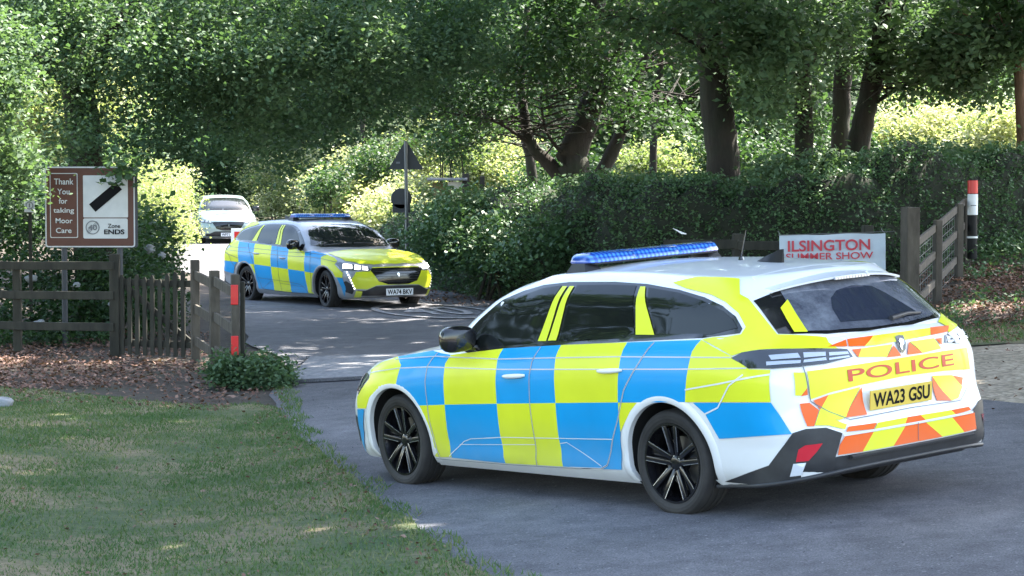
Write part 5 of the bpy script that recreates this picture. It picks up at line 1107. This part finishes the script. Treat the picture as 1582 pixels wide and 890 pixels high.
# banner
M['banner'] = mat('white_banner_sheet', build=noisy((.42, .50, .60), (.56, .63, .72), 3, .5)); M['banner_red'] = mat('red_banner_ink', (.50, .025, .05), .5)
ba = empty('banner', 'pale blue-white banner reading ILSINGTON SUMMER SHOW, hung left of the thick post', 'banner', (4.1, 28.55, 1.0))
c0, c1 = at(1204, 364, 28.6), at(1368, 360, 28.5); L_ = Vector(c1)-Vector(c0); ux = L_.normalized(); uz = Vector((.012, 0, -1)).normalized()
vs = []; NX, NZ = 24, 10; Hh = .62
for j in range(NZ+1):
    for i in range(NX+1): p = Vector(c0)+L_*(i/NX)+uz*Hh*(j/NZ)+Vector((0, .012*math.sin(i*.8)*(j/NZ)+.006*math.sin(j*1.3+i*.3), .006*math.sin(i*.5))); vs.append(p[:])
m = MB(); m.add(vs, [(j*(NX+1)+i, (j+1)*(NX+1)+i, (j+1)*(NX+1)+i+1, j*(NX+1)+i+1) for j in range(NZ) for i in range(NX)]); o = m.build('sheet', M['banner'], ba, 180); put(o, ba)
def flat_text(mb, s, c, ux, uz, wd, hg, off, mi=0, bold=.001, yo=Vector((0, -1, 0))):
    V, F = text_geo(s, 1, bold); x0 = min(v.x for v in V); x1 = max(v.x for v in V); y0 = min(v.y for v in V); y1 = max(v.y for v in V)
    mb.add([(Vector(c)+ux*(((v.x-x0)/(x1-x0)-.5)*wd)+uz*(((y0-v.y)/(y1-y0)+.5)*hg)+yo*off)[:] for v in V], F, mi)
m = MB(); flat_text(m, 'ILSINGTON', at(1280, 379, 28.55), ux, uz, 1.03, .14, .035, bold=.02); flat_text(m, 'SUMMER SHOW', at(1281, 395.5, 28.55), ux, uz, 1.09, .088, .035, bold=.012)
flat_text(m, 'ALL WELCOME', at(1280, 412, 28.55), ux, uz, .9, .07, .035, bold=.02) if 0 else None
put(m.build('lettering', M['banner_red'], ba), ba)
m = MB(); [m.tube([Vector(c0)+L_*t, Vector(c0)+L_*t+Vector((0, .25, .05))], .004, 5) for t in (0.01, .99)]; m.tube([Vector(c0)+Vector((-.02, 0, .005)), Vector(c1)+Vector((.12, .0, .02))], .006, 5); put(m.build('cord', M['wire'], ba), ba)
# marker post
mp = empty('marker_post', 'round black marker post with red and white bands on the right bank', 'marker post', (7.03, 34.6, G2(7.03, 34.6)))
zb = 1.9187-(392-282.6)/3500*34.6; cx_ = 7.03; s_ = 34.6/3500
def band(name, v0, v1, mt, r=.075):
    m = MB(); za, zc = 1.9187-(v1-282.6)*s_, 1.9187-(v0-282.6)*s_; m.lathe([(0, za), (r, za), (r, zc), (0, zc)], 'z', 24, 0, (cx_, 34.6, 0)); put(m.build(name, mt, mp, 40), mp)
band('base', 333, 400, M['black_band']); band('red_band', 279, 299, M['reflect_red'], .078); band('white_band', 300, 332, M['white_band'], .079); band('ring', 365, 368, M['white_band'], .082); band('cap', 277, 300, M['black_band'], .072)
m = MB(); m.add([(cx_-.079*math.sin(a)*1.0, 34.6-.0805*math.cos(a), 1.9187-(v-282.6)*s_) for v in (317, 318) for a in np.linspace(-.6, .6, 8)], [(i, i+1, i+9, i+8) for i in range(7)]); put(m.build('mark', M['plastic'], mp), mp)
# ------------------------------------------------------------------ signs
M['sign_brown'] = mat('brown_sign_face', build=noisy((.075, .021, .014), (.10, .03, .02), 5, .45)); M['sign_white'] = mat('white_sign_face', build=noisy((.50, .52, .54), (.62, .64, .66), 4, .4)); M['sign_back'] = mat('grey_sign_back', (.05, .055, .065), .5, metal=.4); M['sign_grey'] = mat('faded_grey_ink', (.16, .17, .19), .5)
Y0 = 28.9; S0 = Y0/3500
def sp_(u, v, dy=0.): p = at(u, v, Y0); return Vector((float(p[0]), Y0-dy, float(p[2])))
rs = empty('road_sign', 'brown sign thanking drivers for Moor care, with a white zone ends panel', 'sign', (*sp_(141, 382)[:2], G2(sp_(141, 382).x, Y0)))
def rrect(mb, u0, v0, u1, v1, r, dy, th, mi=0):
    a, b = sp_(u0, v1, dy), sp_(u1, v0, dy); r *= S0; pts = []
    for (cx, cz, a0) in ((b.x-r, b.z-r, 0), (a.x+r, b.z-r, 90), (a.x+r, a.z+r, 180), (b.x-r, a.z+r, 270)):
        for k in range(5): t = R(a0+k*22.5); pts.append((cx+r*math.cos(t), cz+r*math.sin(t)))
    n = len(pts); mb.add([(x, a.y, z) for x, z in pts]+[(x, a.y+th, z) for x, z in pts], [tuple(range(n)), tuple(range(n, 2*n))[::-1]]+[(i, (i+1) % n, (i+1) % n+n, i+n) for i in range(n)], mi)
m = MB(); rrect(m, 70, 257, 212, 382.5, 4, .0, .02, 1); rrect(m, 70.5, 257.5, 208, 382, 4, .004, .003, 2); rrect(m, 72.6, 259.6, 206, 380, 3, .008, .003, 0); put(m.build('panel', [M['sign_brown'], M['sign_back'], M['sign_white']], rs), rs)
m = MB(); rrect(m, 78, 267.5, 120, 367.5, 2, .012, .003, 1); rrect(m, 79.2, 268.7, 118.8, 366.3, 1.6, .016, .003, 0); put(m.build('left_frame', [M['sign_brown'], M['sign_white']], rs), rs)
m = MB(); X_, Zm = Vector((1, 0, 0)), Vector((0, 0, -1))
for s, u, v, w, h in (('Thank', 99, 280.5, 30, 8.8), ('You', 98.5, 296, 19, 8.4), ('for', 98, 310.5, 13, 8), ('taking', 99, 326, 32, 9.5), ('Moor', 99.5, 341, 26, 7.6), ('Care', 99, 356, 24, 7.6)):
    m = MB(); flat_text(m, s, sp_(u, v), X_, Zm, w*S0, h*S0*1.05, .022, bold=.012); put(m.build('lettering', M['sign_white'], rs), rs)
m = MB(); rrect(m, 129, 271, 197.5, 336, 1.5, .012, .003, 0); rrect(m, 129, 337.5, 197.5, 368.5, 2.5, .012, .003, 0); o = m.build('white_panel', [M['sign_white']], rs); put(o, rs)
m = MB(); a, b = sp_(143, 321.5, .018), sp_(184, 287, .018); dd = (b-a).normalized(); pp = Vector((-dd.z, 0, dd.x))*7.6*S0; m.add([(a-pp)[:], (b-pp)[:], (b+pp)[:], (a+pp)[:]], [(0, 1, 2, 3)]); flat_text(m, 'Zone', sp_(176.5, 349), X_, Zm, 19*S0, 6.5*S0, .020, bold=.01); flat_text(m, 'ENDS', sp_(177, 358.2), X_, Zm, 31.5*S0, 7.6*S0, .020, bold=.03); put(m.build('black_marks', M['ink'], rs), rs)
m = MB(); c = sp_(143.5, 351.5, .019); N = 32
m.add([(c.x+math.cos(2*math.pi*k/N)*r*S0, c.y, c.z+math.sin(2*math.pi*k/N)*r*S0) for k in range(N) for r in (9.2, 10.8)], [(2*k, 2*k+1, (2*k+3) % (2*N), (2*k+2) % (2*N)) for k in range(N)])
flat_text(m, '40', sp_(143.5, 351.5), X_, Zm, 14*S0, 8.5*S0, .020, bold=.03)
for k in (-1.6, 0, 1.6): a, b = c+Vector((-8-k*.7, 0, -8+k))*S0, c+Vector((8-k*.7, 0, 8+k))*S0; pp = Vector((-.7, 0, .7))*.35*S0; m.add([(a-pp)[:], (b-pp)[:], (b+pp)[:], (a+pp)[:]], [(0, 1, 2, 3)])
put(m.build('crossed_roundel', M['sign_grey'], rs), rs)
for u in (98, 184): p = sp_(u, 360); m = MB(); m.tube([(p.x, p.y+.06, G2(p.x, p.y)-.2), (p.x, p.y+.06, p.z+.5)], .038, 12); put(m.build('post', M['sign_back'], rs, 40), rs)
# small white sign further back
Ys = 30.0; c = at(45.5, 317.5, Ys); s = Ys/3500; rs2 = empty('small_sign', 'small white square plate in the shade left of the brown sign', 'sign', (c[0], Ys, G2(c[0], Ys)))
m = MB(); m.box((c[0]-8*s, Ys, c[2]-10.5*s), (c[0]+8*s, Ys+.012, c[2]+10.5*s), 0, None, .003); put(m.build('plate', M['sign_white'], rs2), rs2)
m = MB(); N = 24; m.add([(c[0]+math.cos(2*math.pi*k/N)*r*s, Ys-.003, c[2]+math.sin(2*math.pi*k/N)*r*s) for k in range(N) for r in (4.6, 6)], [(2*k, 2*k+1, (2*k+3) % (2*N), (2*k+2) % (2*N)) for k in range(N)]); m.add([(c[0]-1*s, Ys-.003, c[2]-3*s), (c[0]+1*s, Ys-.003, c[2]-3*s), (c[0]+1*s, Ys-.003, c[2]+3*s), (c[0]-1*s, Ys-.003, c[2]+3*s)], [(0, 1, 2, 3)]); put(m.build('symbol', M['sign_grey'], rs2), rs2)
m = MB(); m.box((c[0]-26*s, Ys+.01, c[2]+7*s), (c[0]-7*s, Ys+.03, c[2]+11*s), 0); m.box((c[0]-.02, Ys+.02, G2(c[0], Ys)-.2), (c[0]+.02, Ys+.06, c[2]+.1), 0); put(m.build('post', M['wood_dark'], rs2), rs2)
# triangular and round signs seen from behind
Yp = 43.3; s = Yp/3500; c = at(627, 262, Yp); ws_ = empty('warning_sign', 'dark backs of a triangular and a round sign on one grey pole by the hedge', 'sign', (c[0], Yp, G2(c[0], Yp)))
M['pole'] = mat('grey_pole', (.13, .14, .15), .45, metal=.5)
m = MB(); m.tube([(c[0]+.03, Yp-.05, G2(c[0], Yp)-.2), (c[0]-.0, Yp-.05, c[2]+44*s)], .034, 10); put(m.build('pole', M['pole'], ws_, 40), ws_)
m = MB(); tri = [(-25, 0), (25, 0), (3, 42), (0, 44), (-3, 42), (-25, 3), (25, 3)]; T3 = [(-26, 1), (-24, 0), (24, 0), (26, 1), (25.5, 3), (2, 43), (0, 44), (-2, 43), (-25.5, 3)]; n = len(T3)
m.add([(c[0]+a*s, Yp, c[2]+b*s) for a, b in T3]+[(c[0]+a*s, Yp+.02, c[2]+b*s) for a, b in T3], [tuple(range(n)), tuple(range(n, 2*n))[::-1]]+[(i, (i+1) % n, (i+1) % n+n, i+n) for i in range(n)]); put(m.build('triangular_plate', M['sign_back'], ws_), ws_)
m = MB(); m.box((c[0]-15*s, Yp-.012, c[2]+9*s), (c[0]-9*s, Yp-.004, c[2]+12*s)); put(m.build('sticker', M['sign_grey'], ws_), ws_)
c2 = at(620, 311, Yp); m = MB(); m.lathe([(0, Yp-.0), (.19, Yp), (.20, Yp+.01), (.19, Yp+.02), (0, Yp+.02)], 'y', 32, 0, (c2[0], 0, c2[2]+.05)); m.box((c2[0]-.17, Yp, c2[2]-.22), (c2[0]+.17, Yp+.02, c2[2]-.06)); put(m.build('round_plate', M['sign_back'], ws_), ws_)
# little white and red board by the lane
Yb = 52; c = at(366, 364, Yb); s = Yb/3500; wb = empty('roadside_board', 'small white board with a red square standing behind the silver police car', 'sign', (c[0], Yb, G2(c[0], Yb)))
m = MB(); m.box((c[0]-9*s, Yb, c[2]-13*s), (c[0]+9*s, Yb+.02, c[2]+11*s), 0, None, .004); put(m.build('board', M['white_band'], wb), wb)
m = MB(); m.box((c[0]-4*s, Yb-.008, c[2]-5*s), (c[0]+7*s, Yb-.002, c[2]+6*s)); put(m.build('red_square', M['reflect_red'], wb), wb)
m = MB(); [m.beam((c[0]+k*s, Yb+.03, G2(c[0], Yb)-.1), (c[0]+k*s, Yb+.03, c[2]), .03, .03) for k in (-6, 6)]; put(m.build('legs', M['wood'], wb), wb)
# timber shelter behind the hedge
Yt = 58; s = Yt/3500; c = at(690, 300, Yt); sh = empty('timber_shelter', 'low brown timber shelter half hidden behind the left end of the hedge', 'shelter', (c[0], Yt, G2(c[0], Yt)))
def TB(u0, v0, u1, v1, d0, d1, name, mt): a, b = at(u0, v1, Yt), at(u1, v0, Yt); m = MB(); m.box((a[0], Yt+d0, a[2]), (b[0], Yt+d1, b[2]), 0, None, .01); put(m.build(name, mt, sh), sh)
M['wood_olive'] = mat('mossy_boards', build=wood((.09, .08, .04), (.17, .15, .08)))
TB(668, 282, 716, 345, .1, 1.8, 'wall', M['wood_olive']); TB(660, 275, 722, 279, -.2, 2.0, 'roof', M['sign_grey']); TB(692, 281, 714, 292, .08, .11, 'window', M['sign_white']); TB(714, 268, 725, 345, -.1, .1, 'post', M['wood_dark'])
m = MB(); p = gz(745, 56); m.box((p[0]-.06, 56, p[2]-.1), (p[0]+.06, 56.12, 1.9187+(282.6-272)*56/3500), 0, None, .01); tag(m.build('wooden_post', M['wood_dark']), 'short dark post behind the hedge right of the timber shelter', 'post')
# pale stones in the bank behind the rail fence
M['stone'] = mat('pale_granite', build=noisy((.16, .17, .18), (.34, .35, .37), 8, .9, .4))
for i, (u, v, y, r, lb) in enumerate([(48, 430, 30.6, .065, 'pale stone in the bank, upper left behind the rail fence'), (118, 440, 30.4, .045, 'small pale stone in the middle of the ivy bank'), (60, 500, 29.4, .06, 'grey stone low in the bank behind the rail fence'), (232, 385, 33, .07, 'pale stone in the wall just right of the brown sign'), (250, 395, 33.2, .05, 'smaller pale stone in the wall right of the brown sign'), (172, 470, 29.8, .035, 'little stone near the gate end of the ivy bank'), (-2, 640, 21.6, .10, 'grey stone at the left edge of the lawn')]):
    bm = bmesh.new(); bmesh.ops.create_icosphere(bm, subdivisions=3, radius=r); g_ = random.Random(i)
    ph_ = [g_.uniform(0, 6) for _ in range(6)]
    for vv in bm.verts: q = vv.co.normalized(); k = 1+.16*math.sin(3*q.x+ph_[0])+.14*math.sin(4*q.y+ph_[1])+.1*math.sin(7*q.z+ph_[2]+3*q.x); vv.co = Vector((q.x*1.25, q.y, q.z*.85))*r*k
    me = bpy.data.meshes.new('stone'); bm.to_mesh(me); bm.free(); me.materials.append(M['stone']); me.polygons.foreach_set('use_smooth', [True]*len(me.polygons)); o = bpy.data.objects.new('stone', me); COL.objects.link(o); p = at(u, v, y); o.location = (p[0], p[1], p[2] if i < 6 else G2(p[0], p[1])+.05); tag(o, lb, 'stone', 'pale stones in the bank')
# ------------------------------------------------------------------ cars
make_car(CAR1, 'white police estate in blue and yellow squares turning away at the right, blue light bar', 'police car', 'white', 'yel', 'blu', 'gap', 'WA23 GSU', 'WA23 GSU', steer=-.07, edge=True)
make_car(CAR2, 'silver police estate with lit headlamps and yellow bonnet coming out of the lane', 'police car', 'silver', 'yel', 'blu', 'gap_dark', 'WA74 BKV', 'WA74 BKV', lights=True, steer=-.17, front_yellow=True)
a3 = -1.37; CAR3 = dict(x=-8.75-3.6*math.cos(a3), y=70-3.6*math.sin(a3), a=a3, tx=0, ty=.012, z=0); CAR3['z'] = G2(CAR3['x'], CAR3['y'])+.02
make_car(CAR3, 'pale green hatchback waiting in the sunlit lane behind the silver police car', 'car', 'teal', 'yel', 'blu', 'gap_dark', 'WF71 BXV', 'WF71 BXV', police=False)
